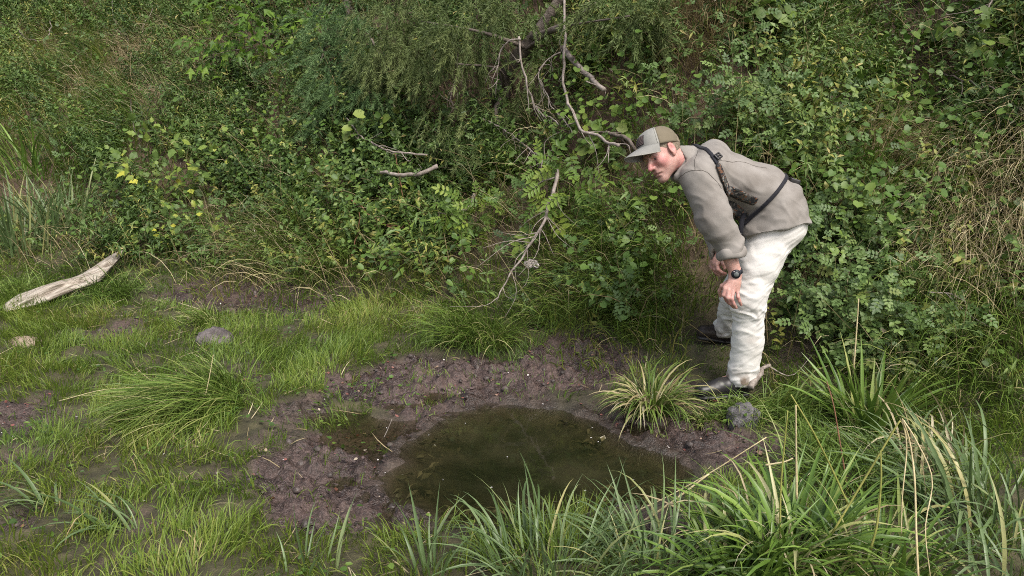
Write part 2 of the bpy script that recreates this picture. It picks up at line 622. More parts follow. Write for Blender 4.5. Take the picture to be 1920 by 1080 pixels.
# ------------------------------------------------------------------ solid shapes by signed distance
class Field:
    FAR = 0.07

    def __init__(self, lo, hi, h):
        self.lo, self.h = np.asarray(lo, float), h
        self.n = np.ceil((np.asarray(hi, float) - self.lo) / h).astype(int) + 1
        self.d = np.full(self.n, self.FAR, np.float32)

    def box(self, lo, hi):
        a = np.clip(np.floor((np.asarray(lo) - self.lo) / self.h).astype(int), 0, self.n)
        b = np.clip(np.ceil((np.asarray(hi) - self.lo) / self.h).astype(int) + 1, 0, self.n)
        return tuple(slice(i, j) for i, j in zip(a, b))

    def pts(self, sl):
        ax = [self.lo[k] + self.h * np.arange(sl[k].start, sl[k].stop) for k in range(3)]
        return np.stack(np.meshgrid(*ax, indexing='ij'), -1).astype(np.float32)

    def add(self, prim, k=0.02):
        fn, lo, hi = prim
        sl = self.box(np.asarray(lo) - self.FAR, np.asarray(hi) + self.FAR)
        if any(s.stop <= s.start for s in sl):
            return self
        a, b = self.d[sl], fn(self.pts(sl))
        if k <= 0:
            self.d[sl] = np.minimum(a, b)
        else:
            h = np.clip(0.5 + 0.5 * (a - b) / k, 0, 1)
            self.d[sl] = a * (1 - h) + b * h - k * h * (1 - h)
        return self

    def cut(self, prim, k=0.01):
        fn, lo, hi = prim
        sl = self.box(np.asarray(lo) - k, np.asarray(hi) + k)
        if any(s.stop <= s.start for s in sl):
            return self
        a, b = self.d[sl], -fn(self.pts(sl))
        h = np.clip(0.5 - 0.5 * (a - b) / k, 0, 1)
        self.d[sl] = a * (1 - h) + b * h + k * h * (1 - h)
        return self

    def plane(self, p, n, k=0.004):
        """keep the side the normal points away from"""
        sl = tuple(slice(0, i) for i in self.n)
        b = (self.pts(sl) - np.asarray(p, np.float32)) @ nrm(n).astype(np.float32)
        self.d = np.maximum(self.d, b)
        return self

    def copy(self):
        f = Field.__new__(Field)
        f.lo, f.h, f.n, f.d = self.lo, self.h, self.n, self.d.copy()
        return f

    def surface(self):
        d, n = self.d, self.n
        s = d < 0
        c = np.zeros(n - 1, np.int8)
        for i in (0, 1):
            for j in (0, 1):
                for k in (0, 1):
                    c += s[i:n[0] - 1 + i, j:n[1] - 1 + j, k:n[2] - 1 + k]
        I = np.argwhere((c > 0) & (c < 8))
        idx = np.full(n - 1, -1, np.int32)
        idx[I[:, 0], I[:, 1], I[:, 2]] = np.arange(len(I))
        cor = [(i, j, k) for i in (0, 1) for j in (0, 1) for k in (0, 1)]
        val = np.stack([d[I[:, 0] + i, I[:, 1] + j, I[:, 2] + k] for i, j, k in cor], -1).astype(float)
        acc, cnt = np.zeros((len(I), 3)), np.zeros(len(I))
        for a in range(8):
            for b in range(a + 1, 8):
                ca, cb = np.array(cor[a]), np.array(cor[b])
                if np.abs(ca - cb).sum() != 1:
                    continue
                va, vb = val[:, a], val[:, b]
                m = (va < 0) != (vb < 0)
                t = np.where(m, va / np.where(m, va - vb, 1), 0)
                acc += m[:, None] * (ca + t[:, None] * (cb - ca))
                cnt += m
        V = self.lo + self.h * (I + acc / cnt[:, None])
        quads = []
        for axn in range(3):
            u, w = (axn + 1) % 3, (axn + 2) % 3
            sa = [slice(1, n[k] - 1) for k in range(3)]
            sb = list(sa)
            sa[axn], sb[axn] = slice(0, n[axn] - 1), slice(1, n[axn])
            A, B = s[tuple(sa)], s[tuple(sb)]
            E = np.argwhere(A != B)
            off = np.array([1, 1, 1])
            off[axn] = 0
            flip = A[E[:, 0], E[:, 1], E[:, 2]]
            E = E + off
            du, dw = np.zeros(3, int), np.zeros(3, int)
            du[u], dw[w] = 1, 1
            q = [idx[tuple((E - x).T)] for x in (du + dw, dw, 0 * du, du)]
            q = np.stack(q, -1)
            q[~flip] = q[~flip][:, ::-1]
            quads.append(q)
        F = np.concatenate(quads)
        return V, F[(F >= 0).all(1)]


def p_seg(P, Q, r0, r1=None, rb0=None, rb1=None, side=(0, 1, 0)):
    """tapering limb; rb: half size along 'side' where it differs from the other half size"""
    P, Q = np.asarray(P, float), np.asarray(Q, float)
    r1 = r0 if r1 is None else r1
    rb0 = r0 if rb0 is None else rb0
    rb1 = (r1 if rb0 == r0 else rb0) if rb1 is None else rb1
    S = nrm(side).astype(np.float32)
    ax, L2 = (Q - P).astype(np.float32), float(((Q - P) ** 2).sum()) + 1e-12
    P32 = P.astype(np.float32)

    def fn(X):
        X = X - P32
        t = np.clip((X @ ax) / L2, 0, 1)
        D = X - t[..., None] * ax
        ra, rb = r0 + (r1 - r0) * t, rb0 + (rb1 - rb0) * t
        b = D @ S
        a2 = np.maximum((D * D).sum(-1) - b * b, 0)
        return (np.sqrt(a2 / (ra * ra) + (b / rb) ** 2) - 1) * np.minimum(ra, rb)
    R = max(r0, r1, rb0, rb1)
    return fn, np.minimum(P, Q) - R, np.maximum(P, Q) + R


def p_ell(C, R, axes=None):
    C, R = np.asarray(C, float), np.asarray(R, float)
    M = (np.eye(3) if axes is None else np.asarray(axes, float)).astype(np.float32)
    C32, R32 = C.astype(np.float32), R.astype(np.float32)

    def fn(X):
        q = (X - C32) @ M.T
        k0 = np.linalg.norm(q / R32, axis=-1)
        k1 = np.linalg.norm(q / (R32 * R32), axis=-1)
        return k0 * (k0 - 1) / np.maximum(k1, 1e-5)
    return fn, C - R.max(), C + R.max()


def p_box(C, R, axes, rnd=0.01):
    C, R = np.asarray(C, float), np.asarray(R, float)
    M = np.asarray(axes, float).astype(np.float32)

    def fn(X):
        q = np.abs((X - C.astype(np.float32)) @ M.T) - (R - rnd).astype(np.float32)
        return np.linalg.norm(np.maximum(q, 0), axis=-1) + np.minimum(q.max(-1), 0) - rnd
    return fn, C - np.linalg.norm(R), C + np.linalg.norm(R)


def vnormals(V, F):
    n = np.cross(V[F[:, 2]] - V[F[:, 0]], V[F[:, 3 if F.shape[1] > 3 else 1]] - V[F[:, 1]])
    out = np.zeros_like(V)
    for k in range(F.shape[1]):
        for c in range(3):
            out[:, c] += np.bincount(F[:, k], n[:, c], len(V))
    return nrm(out)


def relax(V, F, it=1, lam=0.5):
    for _ in range(it):
        acc, cnt = np.zeros_like(V), np.zeros(len(V))
        for k in range(4):
            a, b = F[:, k], F[:, (k + 1) % 4]
            for c in range(3):
                acc[:, c] += np.bincount(a, V[b, c], len(V))
            cnt += np.bincount(a, minlength=len(V))
        V = V + lam * (acc / np.maximum(cnt, 1)[:, None] - V)
    return V


def solid_obj(name, V, F, mats, parent, mat=0, attrs=None):
    g = Geo().add(V, F, 0.5, mat)
    me = g.mesh(name, mats, smooth=True)
    for nm, val in (attrs or {}).items():
        a = me.attributes.new(nm, 'FLOAT', 'POINT')
        a.data.foreach_set("value", np.asarray(val, np.float32))
    return link(name, me, parent)


# ------------------------------------------------------------------ the man
def cloth_mat(name, c1, c2, rough=0.85, weave=900.0, stain=None):
    m, nt, out = new_mat(name)
    L = nt.links
    tc = N(nt, "ShaderNodeTexCoord")
    n1 = N(nt, "ShaderNodeTexNoise")
    n1.inputs["Scale"].default_value, n1.inputs["Detail"].default_value = 9.0, 6.0
    L.new(tc.outputs["Object"], n1.inputs["Vector"])
    r = ramp(nt, [(0.3, c1), (0.7, c2)])
    L.new(n1.outputs[0], r.inputs[0])
    col = r.outputs[0]
    if stain:
        at_ = N(nt, "ShaderNodeAttribute", attribute_name="dirt")
        n2 = N(nt, "ShaderNodeTexNoise")
        n2.inputs["Scale"].default_value, n2.inputs["Detail"].default_value = 28.0, 6.0
        L.new(tc.outputs["Object"], n2.inputs["Vector"])
        mu = N(nt, "ShaderNodeMath", operation='MULTIPLY', use_clamp=True)
        L.new(at_.outputs["Fac"], mu.inputs[0])
        L.new(n2.outputs[0], mu.inputs[1])
        mx = N(nt, "ShaderNodeMix", data_type='RGBA')
        L.new(mu.outputs[0], mx.inputs[0])
        L.new(col, mx.inputs[6])
        mx.inputs[7].default_value = (*stain, 1)
        col = mx.outputs[2]
    p = N(nt, "ShaderNodeBsdfPrincipled")
    p.inputs["Roughness"].default_value = rough
    p.inputs["Specular IOR Level"].default_value = 0.15
    p.inputs["Sheen Weight"].default_value = 0.08
    L.new(col, p.inputs["Base Color"])
    n3 = N(nt, "ShaderNodeTexNoise")
    n3.inputs["Scale"].default_value, n3.inputs["Detail"].default_value = 70.0, 3.0
    n4 = N(nt, "ShaderNodeTexNoise")
    n4.inputs["Scale"].default_value = weave
    L.new(tc.outputs["Object"], n3.inputs["Vector"])
    L.new(tc.outputs["Object"], n4.inputs["Vector"])
    ad = N(nt, "ShaderNodeMix", data_type='FLOAT')
    ad.inputs[0].default_value = 0.25
    L.new(n3.outputs[0], ad.inputs[2])
    L.new(n4.outputs[0], ad.inputs[3])
    b = N(nt, "ShaderNodeBump")
    b.inputs["Strength"].default_value, b.inputs["Distance"].default_value = 0.22, 0.004
    L.new(ad.outputs[0], b.inputs["Height"])
    L.new(b.outputs[0], p.inputs["Normal"])
    L.new(p.outputs[0], out.inputs[0])
    return m


def skin_mat():
    m, nt, out = new_mat("skin")
    L = nt.links
    tc = N(nt, "ShaderNodeTexCoord")
    n1 = N(nt, "ShaderNodeTexNoise")
    n1.inputs["Scale"].default_value, n1.inputs["Detail"].default_value = 60.0, 5.0
    L.new(tc.outputs["Object"], n1.inputs["Vector"])
    r = ramp(nt, [(0.3, (0.44, 0.255, 0.205)), (0.7, (0.54, 0.34, 0.28))])
    L.new(n1.outputs[0], r.inputs[0])
    at_ = N(nt, "ShaderNodeAttribute", attribute_name="flush")
    mx = N(nt, "ShaderNodeMix", data_type='RGBA')
    L.new(at_.outputs["Fac"], mx.inputs[0])
    L.new(r.outputs[0], mx.inputs[6])
    mx.inputs[7].default_value = (0.50, 0.20, 0.19, 1)
    at2 = N(nt, "ShaderNodeAttribute", attribute_name="stubble")
    mx2 = N(nt, "ShaderNodeMix", data_type='RGBA')
    L.new(at2.outputs["Fac"], mx2.inputs[0])
    L.new(mx.outputs[2], mx2.inputs[6])
    mx2.inputs[7].default_value = (0.30, 0.19, 0.16, 1)
    p = N(nt, "ShaderNodeBsdfPrincipled")
    p.inputs["Roughness"].default_value = 0.5
    p.inputs["Subsurface Weight"].default_value = 0.12
    p.inputs["Subsurface Radius"].default_value = (0.008, 0.003, 0.002)
    p.inputs["Subsurface Scale"].default_value = 0.6
    L.new(mx2.outputs[2], p.inputs["Base Color"])
    n2 = N(nt, "ShaderNodeTexNoise")
    n2.inputs["Scale"].default_value, n2.inputs["Detail"].default_value = 260.0, 4.0
    L.new(tc.outputs["Object"], n2.inputs["Vector"])
    b = N(nt, "ShaderNodeBump")
    b.inputs["Strength"].default_value, b.inputs["Distance"].default_value = 0.35, 0.003
    L.new(n2.outputs[0], b.inputs["Height"])
    L.new(b.outputs[0], p.inputs["Normal"])
    L.new(p.outputs[0], out.inputs[0])
    return m


def camo_mat():
    m, nt, out = new_mat("leaf_camouflage")
    L = nt.links
    tc = N(nt, "ShaderNodeTexCoord")
    nz = N(nt, "ShaderNodeTexNoise")
    nz.inputs["Scale"].default_value, nz.inputs["Detail"].default_value = 30.0, 3.0
    L.new(tc.outputs["Object"], nz.inputs["Vector"])
    vo = N(nt, "ShaderNodeTexVoronoi")
    vo.inputs["Scale"].default_value = 95.0
    vm = N(nt, "ShaderNodeVectorMath", operation='ADD')
    L.new(tc.outputs["Object"], vm.inputs[0])
    sc = N(nt, "ShaderNodeVectorMath", operation='SCALE')
    sc.inputs["Scale"].default_value = 0.06
    L.new(nz.outputs["Color"], sc.inputs[0])
    L.new(sc.outputs[0], vm.inputs[1])
    L.new(vm.outputs[0], vo.inputs["Vector"])
    sp = N(nt, "ShaderNodeSeparateColor")
    L.new(vo.outputs["Color"], sp.inputs[0])
    r = ramp(nt, [(0.0, (0.012, 0.012, 0.014)), (0.34, (0.025, 0.024, 0.024)), (0.45, (0.075, 0.068, 0.06)), (0.62, (0.13, 0.06, 0.03)), (0.76, (0.04, 0.04, 0.03)), (0.93, (0.2, 0.185, 0.165))], 'CONSTANT')
    L.new(sp.outputs[0], r.inputs[0])
    p = N(nt, "ShaderNodeBsdfPrincipled")
    p.inputs["Roughness"].default_value = 0.8
    L.new(r.outputs[0], p.inputs["Base Color"])
    L.new(p.outputs[0], out.inputs[0])
    return m


def folds(V, Nn, axis_dir, fa, fr, amp, w, seed, warp=0.03):
    """cloth folds: ridges that run round a limb (across axis_dir)"""
    a = nrm(axis_dir)
    wv = V + warp * np.stack([noise3(V * 9, seed + 1), noise3(V * 9, seed + 2), noise3(V * 9, seed + 3)], -1)
    t = wv @ a
    q = wv - t[:, None] * a
    c = q * fr + (t * fa)[:, None] * a
    n = noise3(c, seed) * 0.65 + 0.35 * noise3(c * 2.1, seed + 5)
    ridge = 1 - np.abs(n - 0.5) * 7.5
    return V + Nn * (amp * w * np.clip(ridge, -0.7, 1))[:, None]


def build_man():
    root = link("person", None, loc=at(1400, 690, 4.35) * [1, 1, 0] + [0, 0, 0.05])
    base = np.array(root.location)
    tag(root, "man in grey shirt, pale trousers and cap bending over with hands on his knees", "person")
    M_skin, M_camo = skin_mat(), camo_mat()
    M_shirt = cloth_mat("shirt_cloth", (0.195, 0.175, 0.156), (0.29, 0.268, 0.246))
    M_trous = cloth_mat("trouser_cloth", (0.63, 0.605, 0.565), (0.73, 0.71, 0.68), stain=(0.20, 0.155, 0.12))
    M_strap = cloth_mat("black_webbing", (0.012, 0.012, 0.016), (0.022, 0.022, 0.028), rough=0.7)
    M_hair = solid_mat("hair", (0.16, 0.12, 0.085), (0.33, 0.27, 0.2), 120, 0.6, 0.6)
    M_eye = solid_mat("eye", (0.02, 0.018, 0.016), (0.05, 0.04, 0.035), 20, 0.15, 0.0)
    M_white = solid_mat("eye_white", (0.55, 0.5, 0.47), (0.6, 0.55, 0.52), 20, 0.3, 0.0)
    M_rub = solid_mat("black_rubber", (0.010, 0.010, 0.012), (0.028, 0.025, 0.024), 16, 0.42, 0.2, dist=0.004, spec=0.5)
    M_boot = solid_mat("dark_boot_leather", (0.016, 0.012, 0.011), (0.04, 0.031, 0.028), 25, 0.45, 0.3, dist=0.004)

    def J(px, py, Y):
        return at(px, py, Y) - base
    XR, UP, TC = CR, CU, -CF                       # picture right, picture up, towards the camera

    # ---- joints
    sh_n, sh_f = J(1312, 326, 4.03), J(1330, 310, 4.42)
    el_n, wr_n = J(1344, 412, 3.98), J(1379, 512, 3.99)
    el_f, wr_f = J(1338, 400, 4.48), J(1353, 478, 4.27)
    hip_n, hip_f = J(1455, 430, 4.13), J(1452, 428, 4.33)
    kn_n, kn_f = J(1405, 566, 4.10), J(1384, 552, 4.42)
    an_n, an_f = J(1392, 708, 4.15), J(1366, 622, 4.61)
    pelvis = J(1462, 405, 4.23)
    chest = [J(1322, 314, 4.22), J(1366, 334, 4.22), J(1415, 360, 4.22), J(1458, 392, 4.22), J(1468, 424, 4.22)]

    # ---- head frame
    Fv = nrm(-0.78 * XR - 0.48 * UP + 0.41 * TC)
    Lv = 0.38 * XR + 0.17 * UP + 0.91 * TC
    Lv = nrm(Lv - Fv * (Lv @ Fv))
    Uv = np.cross(Fv, Lv)
    HO = J(1243, 287, 4.13)
    HA = np.stack([Fv, Lv, Uv])

    def hd(x, y, z):
        return HO + x * Fv + y * Lv + z * Uv
    y_side = (0, 1, 0)

    # ---- body: one continuous skin
    pts = np.array([sh_n, sh_f, el_n, wr_n, wr_f, an_n, an_f, hip_n, pelvis, HO])
    f = Field(pts.min(0) - [0.16, 0.16, 0.16], pts.max(0) + [0.14, 0.13, 0.16], 0.0048)
    f.add(p_seg(chest[0], chest[2], 0.085, 0.10, 0.13, 0.14), 0.03)
    f.add(p_seg(chest[2], pelvis, 0.10, 0.10, 0.13, 0.15), 0.04)
    for s_, e_, w_, r in ((sh_n, el_n, wr_n, 1), (sh_f, el_f, wr_f, 1)):
        f.add(p_seg(s_, e_, 0.056, 0.043), 0.04)
        f.add(p_seg(e_, e_ + 0.35 * (w_ - e_), 0.043, 0.046), 0.02)
        f.add(p_seg(e_ + 0.35 * (w_ - e_), w_, 0.045, 0.031, 0.040, 0.028), 0.02)
    for h_, k_, a_ in ((hip_n, kn_n, an_n), (hip_f, kn_f, an_f)):
        f.add(p_seg(h_, k_, 0.085, 0.055), 0.04)
        f.add(p_seg(k_, a_, 0.055, 0.038), 0.03)
        f.add(p_seg(a_, a_ + [-0.13, 0, -0.03], 0.038, 0.025), 0.03)
    nb = J(1296, 300, 4.20)
    f.add(p_seg(nb, hd(-0.03, 0, -0.05), 0.068, 0.058), 0.04)
    # skull and face
    f.add(p_ell(hd(-0.012, 0, 0.035), (0.098, 0.077, 0.088), HA), 0.02)
    f.add(p_ell(hd(0.028, 0, -0.03), (0.068, 0.064, 0.085), HA), 0.03)
    for sg in (-1, 1):
        f.add(p_seg(hd(0.0, sg * 0.050, -0.055), hd(0.070, sg * 0.015, -0.110), 0.021, 0.018), 0.025)
        f.add(p_ell(hd(0.064, sg * 0.042, -0.025), (0.026, 0.023, 0.026), HA), 0.022)
    f.add(p_ell(hd(0.081, 0, -0.112), (0.020, 0.022, 0.018), HA), 0.02)
    f.add(p_seg(hd(0.083, -0.036, 0.018), hd(0.083, 0.036, 0.018), 0.013), 0.015)
    for sg in (-1, 1):
        f.cut(p_ell(hd(0.102, sg * 0.031, -0.004), (0.018, 0.017, 0.0115), HA), 0.012)
        f.add(p_ell(hd(0.0745, sg * 0.0315, -0.003), (0.0135, 0.0145, 0.0135), HA), 0.004)      # lids over the eyeball
        f.cut(p_ell(hd(0.091, sg * 0.0315, -0.005), (0.012, 0.0125, 0.0036), HA), 0.003)
        f.add(p_seg(hd(0.0865, sg * 0.018, 0.0045), hd(0.078, sg * 0.045, 0.0035), 0.0048), 0.006)
    f.add(p_seg(hd(0.093, 0, 0.006), hd(0.118, 0, -0.036), 0.008, 0.0125), 0.014)
    f.add(p_ell(hd(0.117, 0, -0.039), (0.014, 0.0135, 0.012), HA), 0.006)
    for sg in (-1, 1):
        f.add(p_ell(hd(0.103, sg * 0.0135, -0.042), (0.0125, 0.009, 0.0095), HA), 0.006)
        f.cut(p_ell(hd(0.111, sg * 0.007, -0.051), (0.006, 0.0045, 0.005), HA), 0.003)
        f.cut(p_seg(hd(0.101, sg * 0.022, -0.048), hd(0.086, sg * 0.034, -0.066), 0.0035), 0.008)    # nasolabial fold
    f.add(p_ell(hd(0.084, 0, -0.072), (0.020, 0.031, 0.024), HA), 0.018)
    f.add(p_seg(hd(0.098, -0.015, -0.0705), hd(0.098, 0.015, -0.0705), 0.006), 0.008)
    f.add(p_seg(hd(0.096, -0.013, -0.0845), hd(0.096, 0.013, -0.0845), 0.007), 0.008)
    for sg in (-1, 1):
        f.cut(p_seg(hd(0.1065, 0, -0.0775), hd(0.0875, sg * 0.028, -0.0815), 0.0042), 0.005)
    f.cut(p_seg(hd(0.105, -0.016, -0.097), hd(0.105, 0.016, -0.097), 0.007), 0.01)
    # ears
    EX = np.stack([nrm(Fv + 0.25 * Lv - 0.2 * Uv), nrm(Lv - 0.3 * Fv), nrm(Uv + 0.2 * Fv)])
    for sg in (-1, 1):
        Ee = EX if sg > 0 else np.stack([nrm(Fv - 0.25 * Lv - 0.2 * Uv), nrm(-Lv - 0.3 * Fv), nrm(Uv + 0.2 * Fv)])
        f.add(p_ell(hd(-0.002, sg * 0.080, -0.002), (0.024, 0.0095, 0.035), Ee), 0.006)
        f.cut(p_ell(hd(0.004, sg * 0.091, 0.002), (0.0135, 0.009, 0.021), Ee), 0.004)
        f.add(p_ell(hd(0.005, sg * 0.079, -0.031), (0.009, 0.008, 0.010), Ee), 0.006)

    # ---- left hand, back of it towards the camera, fingers down over the knee
    def finger(pts_, r0, r1):
        for i in range(len(pts_) - 1):
            a = r0 + (r1 - r0) * i / (len(pts_) - 1)
            b = r0 + (r1 - r0) * (i + 1) / (len(pts_) - 1)
            f.add(p_seg(pts_[i], pts_[i + 1], a, b), 0.004)
        f.add(p_ell(pts_[1], (r0 * 1.08,) * 3), 0.004)
    kx = [(1359, 541, 3.965), (1366, 545, 3.955), (1374.5, 547, 3.955), (1382.5, 545, 3.965)]
    f.add(p_seg(wr_n, J(1377, 530, 3.975), 0.031, 0.036, 0.024, 0.02), 0.012)
    for k in kx:
        f.add(p_seg(J(1380, 524, 3.98), J(k[0], k[1] - 2, k[2] + 0.005), 0.015, 0.0125), 0.012)
    finger([J(1359, 541, 3.965), J(1357, 553, 3.962), J(1362, 563, 3.975), J(1368, 570, 3.985)], 0.0108, 0.0082)
    finger([J(1366, 545, 3.955), J(1364.5, 558, 3.945), J(1369.5, 569, 3.955), J(1376, 576, 3.97)], 0.0112, 0.0084)
    finger([J(1374.5, 547, 3.955), J(1372, 560, 3.94), J(1375.5, 569.5, 3.945), J(1380.5, 577, 3.96)], 0.0108, 0.0082)
    finger([J(1382.5, 545, 3.965), J(1384, 557, 3.95), J(1387, 565, 3.95), J(1390, 572, 3.96)], 0.0098, 0.0074)
    finger([J(1366, 528, 4.0), J(1354, 536, 4.02), J(1349, 546, 4.035), J(1351, 555, 4.04)], 0.0125, 0.009)
    # ---- right hand, seen past the left wrist
    f.add(p_seg(wr_f, J(1347, 489, 4.255), 0.03, 0.034, 0.024, 0.02), 0.012)
    for k, tip in (((1337, 492, 4.27), [(1336, 503, 4.27), (1343, 511, 4.265), (1350, 516, 4.26)]),
                   ((1340, 494, 4.25), [(1341, 505, 4.245), (1349, 511, 4.24), (1358, 515, 4.24)]),
                   ((1344, 495, 4.235), [(1346, 505, 4.225), (1353, 510, 4.225), (1361, 513, 4.23)])):
        f.add(p_seg(J(1350, 486, 4.255), J(*k), 0.015, 0.0125), 0.01)
        finger([J(*k)] + [J(*q) for q in tip], 0.0108, 0.0082)
    finger([J(1335, 489, 4.285), J(1333, 500, 4.29), J(1339, 509, 4.29), J(1345, 515, 4.285)], 0.0098, 0.0075)
    finger([J(1353, 487, 4.235), J(1357, 494, 4.215), J(1359, 503, 4.215)], 0.0125, 0.0098)
    V, F = f.surface()
    V = relax(V, F, 1, 0.35)
    q = (V - HO) @ HA.T
    def blob(c, r):
        return np.exp(-(((q - np.array(c)) / r) ** 2).sum(-1))
    flush = 0.75 * blob((0.07, 0.05, -0.03), 0.032) + 0.75 * blob((0.07, -0.05, -0.03), 0.032) + 0.8 * blob((0.118, 0, -0.036), 0.022) + 0.5 * blob((0, 0.085, 0.005), 0.03) \
        + 0.9 * blob((0.1, 0, -0.078), 0.013) + 0.5 * blob((-0.03, 0.03, -0.1), 0.06)
    hand = np.exp(-(np.linalg.norm(V - J(1372, 560, 3.96), axis=1) / 0.05) ** 2) + np.exp(-(np.linalg.norm(V - J(1350, 508, 4.25), axis=1) / 0.045) ** 2)
    flush = np.clip(1.25 * flush + 0.45 * hand + 0.13, 0, 0.9) * (0.6 + 0.8 * noise3(V * 70, 3))
    stub = 0.55 * np.clip(blob((0.08, 0, -0.1), 0.045) + blob((0.04, 0.05, -0.09), 0.035) + 0.5 * blob((0.1, 0, -0.058), 0.015), 0, 1)
    solid_obj("body", V, F, M_skin, root, attrs={"flush": flush, "stubble": stub})
    # eyes and brows
    for sg in (-1, 1):
        e = Field(hd(0.07, sg * 0.0315, -0.003) - 0.03, hd(0.07, sg * 0.0315, -0.003) + 0.03, 0.0018)
        e.add(p_ell(hd(0.0755, sg * 0.0315, -0.003), (0.0118,) * 3), 0)
        EV, EF = e.surface()
        gaze = nrm(Fv - 0.45 * Uv + 0.1 * Lv)
        iris = ((EV - hd(0.0755, sg * 0.0315, -0.003)) @ gaze) > 0.0092
        fm = iris[EF].mean(1) > 0.5
        solid_obj("eye", EV, EF, [M_white, M_eye], root, mat=fm.astype(np.int32))
        bP = curve_pts([hd(0.0955, sg * 0.014, 0.013), hd(0.0955, sg * 0.028, 0.019), hd(0.083, sg * 0.047, 0.013)], 8)
        link("eyebrow", tubes([bP], [np.array([2, 3.4, 3.8, 3.8, 3.4, 2.8, 2, 1]) * 0.001], 6, rough=0.5).mesh("eyebrow", M_hair, True), root)
    # hair: short, below the cap
    hfld = Field(HO - 0.14, HO + 0.14, 0.004)
    hfld.add(p_ell(hd(-0.0135, 0, 0.032), (0.1005, 0.0795, 0.09), HA), 0)
    hfld.plane(hd(0.035, 0, 0.0), Fv - 0.35 * Uv)
    hfld.plane(hd(0.0, 0, 0.075), Uv)
    hfld.plane(hd(-0.01, 0, -0.012), -Uv + 0.75 * Fv)
    HV, HF = hfld.surface()
    HV = HV + vnormals(HV, HF) * (0.002 * (noise3(HV * 300, 4) - 0.5))[:, None]
    solid_obj("hair", HV, HF, M_hair, root)

    # ---- trousers
    f = Field(np.minimum.reduce([an_n, an_f, kn_f, kn_n]) - [0.14, 0.15, 0.06], np.maximum.reduce([an_n, an_f, hip_n, hip_f]) + [0.2, 0.17, 0.14], 0.005)
    f.add(p_ell(J(1461, 418, 4.23), (0.135, 0.185, 0.13)), 0.03)
    f.add(p_seg(J(1452, 432, 4.13), J(1426, 494, 4.105), 0.122, 0.100, 0.105, 0.098), 0.05)
    f.add(p_seg(J(1426, 494, 4.105), J(1403, 560, 4.10), 0.100, 0.092, 0.095, 0.09), 0.02)
    f.add(p_seg(J(1403, 560, 4.10), J(1402, 640, 4.13), 0.086, 0.079, 0.082, 0.078), 0.03)
    f.add(p_seg(J(1402, 640, 4.13), J(1390, 716, 4.15), 0.079, 0.080, 0.079, 0.08), 0.02)
    f.add(p_seg(J(1452, 430, 4.33), J(1384, 552, 4.42), 0.125, 0.098, 0.105, 0.092), 0.04)
    f.add(p_seg(J(1384, 552, 4.42), J(1372, 600, 4.55), 0.092, 0.086), 0.03)
    f.add(p_seg(J(1372, 600, 4.55), J(1364, 627, 4.61), 0.086, 0.088), 0.02)
    f.plane(J(1395, 722, 4.15), -UP + 0.12 * XR)
    f.plane(J(1458, 418, 4.2), UP - 0.21 * XR)
    # far leg ends higher: cut only near the far foot
    sl = tuple(slice(0, i) for i in f.n)
    X = f.pts(sl)
    far = X[..., 1] > (J(1372, 600, 4.44)[1])
    hemf = (X - J(1360, 632, 4.60).astype(np.float32)) @ nrm(-UP + 0.22 * XR - 0.1 * CF).astype(np.float32)
    f.d = np.where(far, np.maximum(f.d, hemf), f.d)
    del X, far, hemf
    V, F = f.surface()
    Nn = vnormals(V, F)
    leg_n, leg_f = np.exp(-((V[:, 1] - kn_n[1]) / 0.14) ** 2), sstep(kn_n[1] + 0.1, kn_n[1] + 0.25, V[:, 1])
    zk, za = kn_n[2], an_n[2]
    low = sstep(zk + 0.02, za + 0.05, V[:, 2])
    w = 0.35 + 0.65 * np.exp(-((V[:, 2] - zk + 0.02) / 0.10) ** 2) + 0.55 * sstep(za + 0.16, za + 0.03, V[:, 2])
    w = np.where(leg_f > 0.5, 0.4 + 1.0 * sstep(an_f[2] + 0.22, an_f[2] + 0.08, V[:, 2]), w)
    V = folds(V, Nn, nrm(nrm(kn_n - an_n) + 0.35 * XR), 15, 5.0, 0.006, w, 41, 0.06)
    Nn = vnormals(V, F)
    V = folds(V, Nn, nrm(nrm(hip_n - kn_n) * 0.6 + 0.8 * XR), 10, 3.2, 0.0045, sstep(zk - 0.05, zk + 0.12, V[:, 2]) * 0.8, 47)
    Nn = vnormals(V, F)
    V = folds(V, Nn, nrm(nrm(kn_n - an_n) - 0.5 * XR), 34, 9, 0.0035, 0.3 + 0.7 * w, 53, 0.05)
    V = relax(V, F, 1, 0.3)
    dirt = 2.4 * np.clip(1.8 * np.exp(-((V[:, 2] - za + 0.03) / 0.07) ** 2) * 0.6 + leg_f * 0.55 * sstep(an_f[2] + 0.2, an_f[2], V[:, 2])
                   + 0.8 * np.exp(-(((V - J(1412, 615, 4.05)) / [0.03, 0.1, 0.09]) ** 2).sum(1)), 0, 0.9) * sstep(0.35, 0.7, noise3(V * 22, 131))
    solid_obj("trousers", V, F, M_trous, root, attrs={"dirt": dirt})
    # back pocket patch and side seam on the cloth
    def patch(fld, off, prim, name, mat, h=None):
        g = fld.copy()
        g.d = g.d - off
        fn, lo, hi = prim
        b = fn(g.pts(tuple(slice(0, i) for i in g.n)))
        g.d = np.maximum(g.d, b)
        PV, PF = g.surface()
        return PV, PF

    # ---- shirt
    f = Field(np.minimum.reduce([el_n, wr_n, wr_f, el_f, sh_n]) - [0.18, 0.16, 0.02], np.array([J(1530, 420, 4.2)[0], sh_f[1] + 0.2, J(1330, 255, 4.2)[2]]), 0.0058)
    f.add(p_seg(chest[0], chest[1], 0.105, 0.125, 0.175, 0.19), 0.03)
    f.add(p_seg(chest[1], chest[2], 0.125, 0.14, 0.19, 0.185), 0.03)
    f.add(p_seg(chest[2], chest[3], 0.14, 0.138, 0.185, 0.19), 0.03)
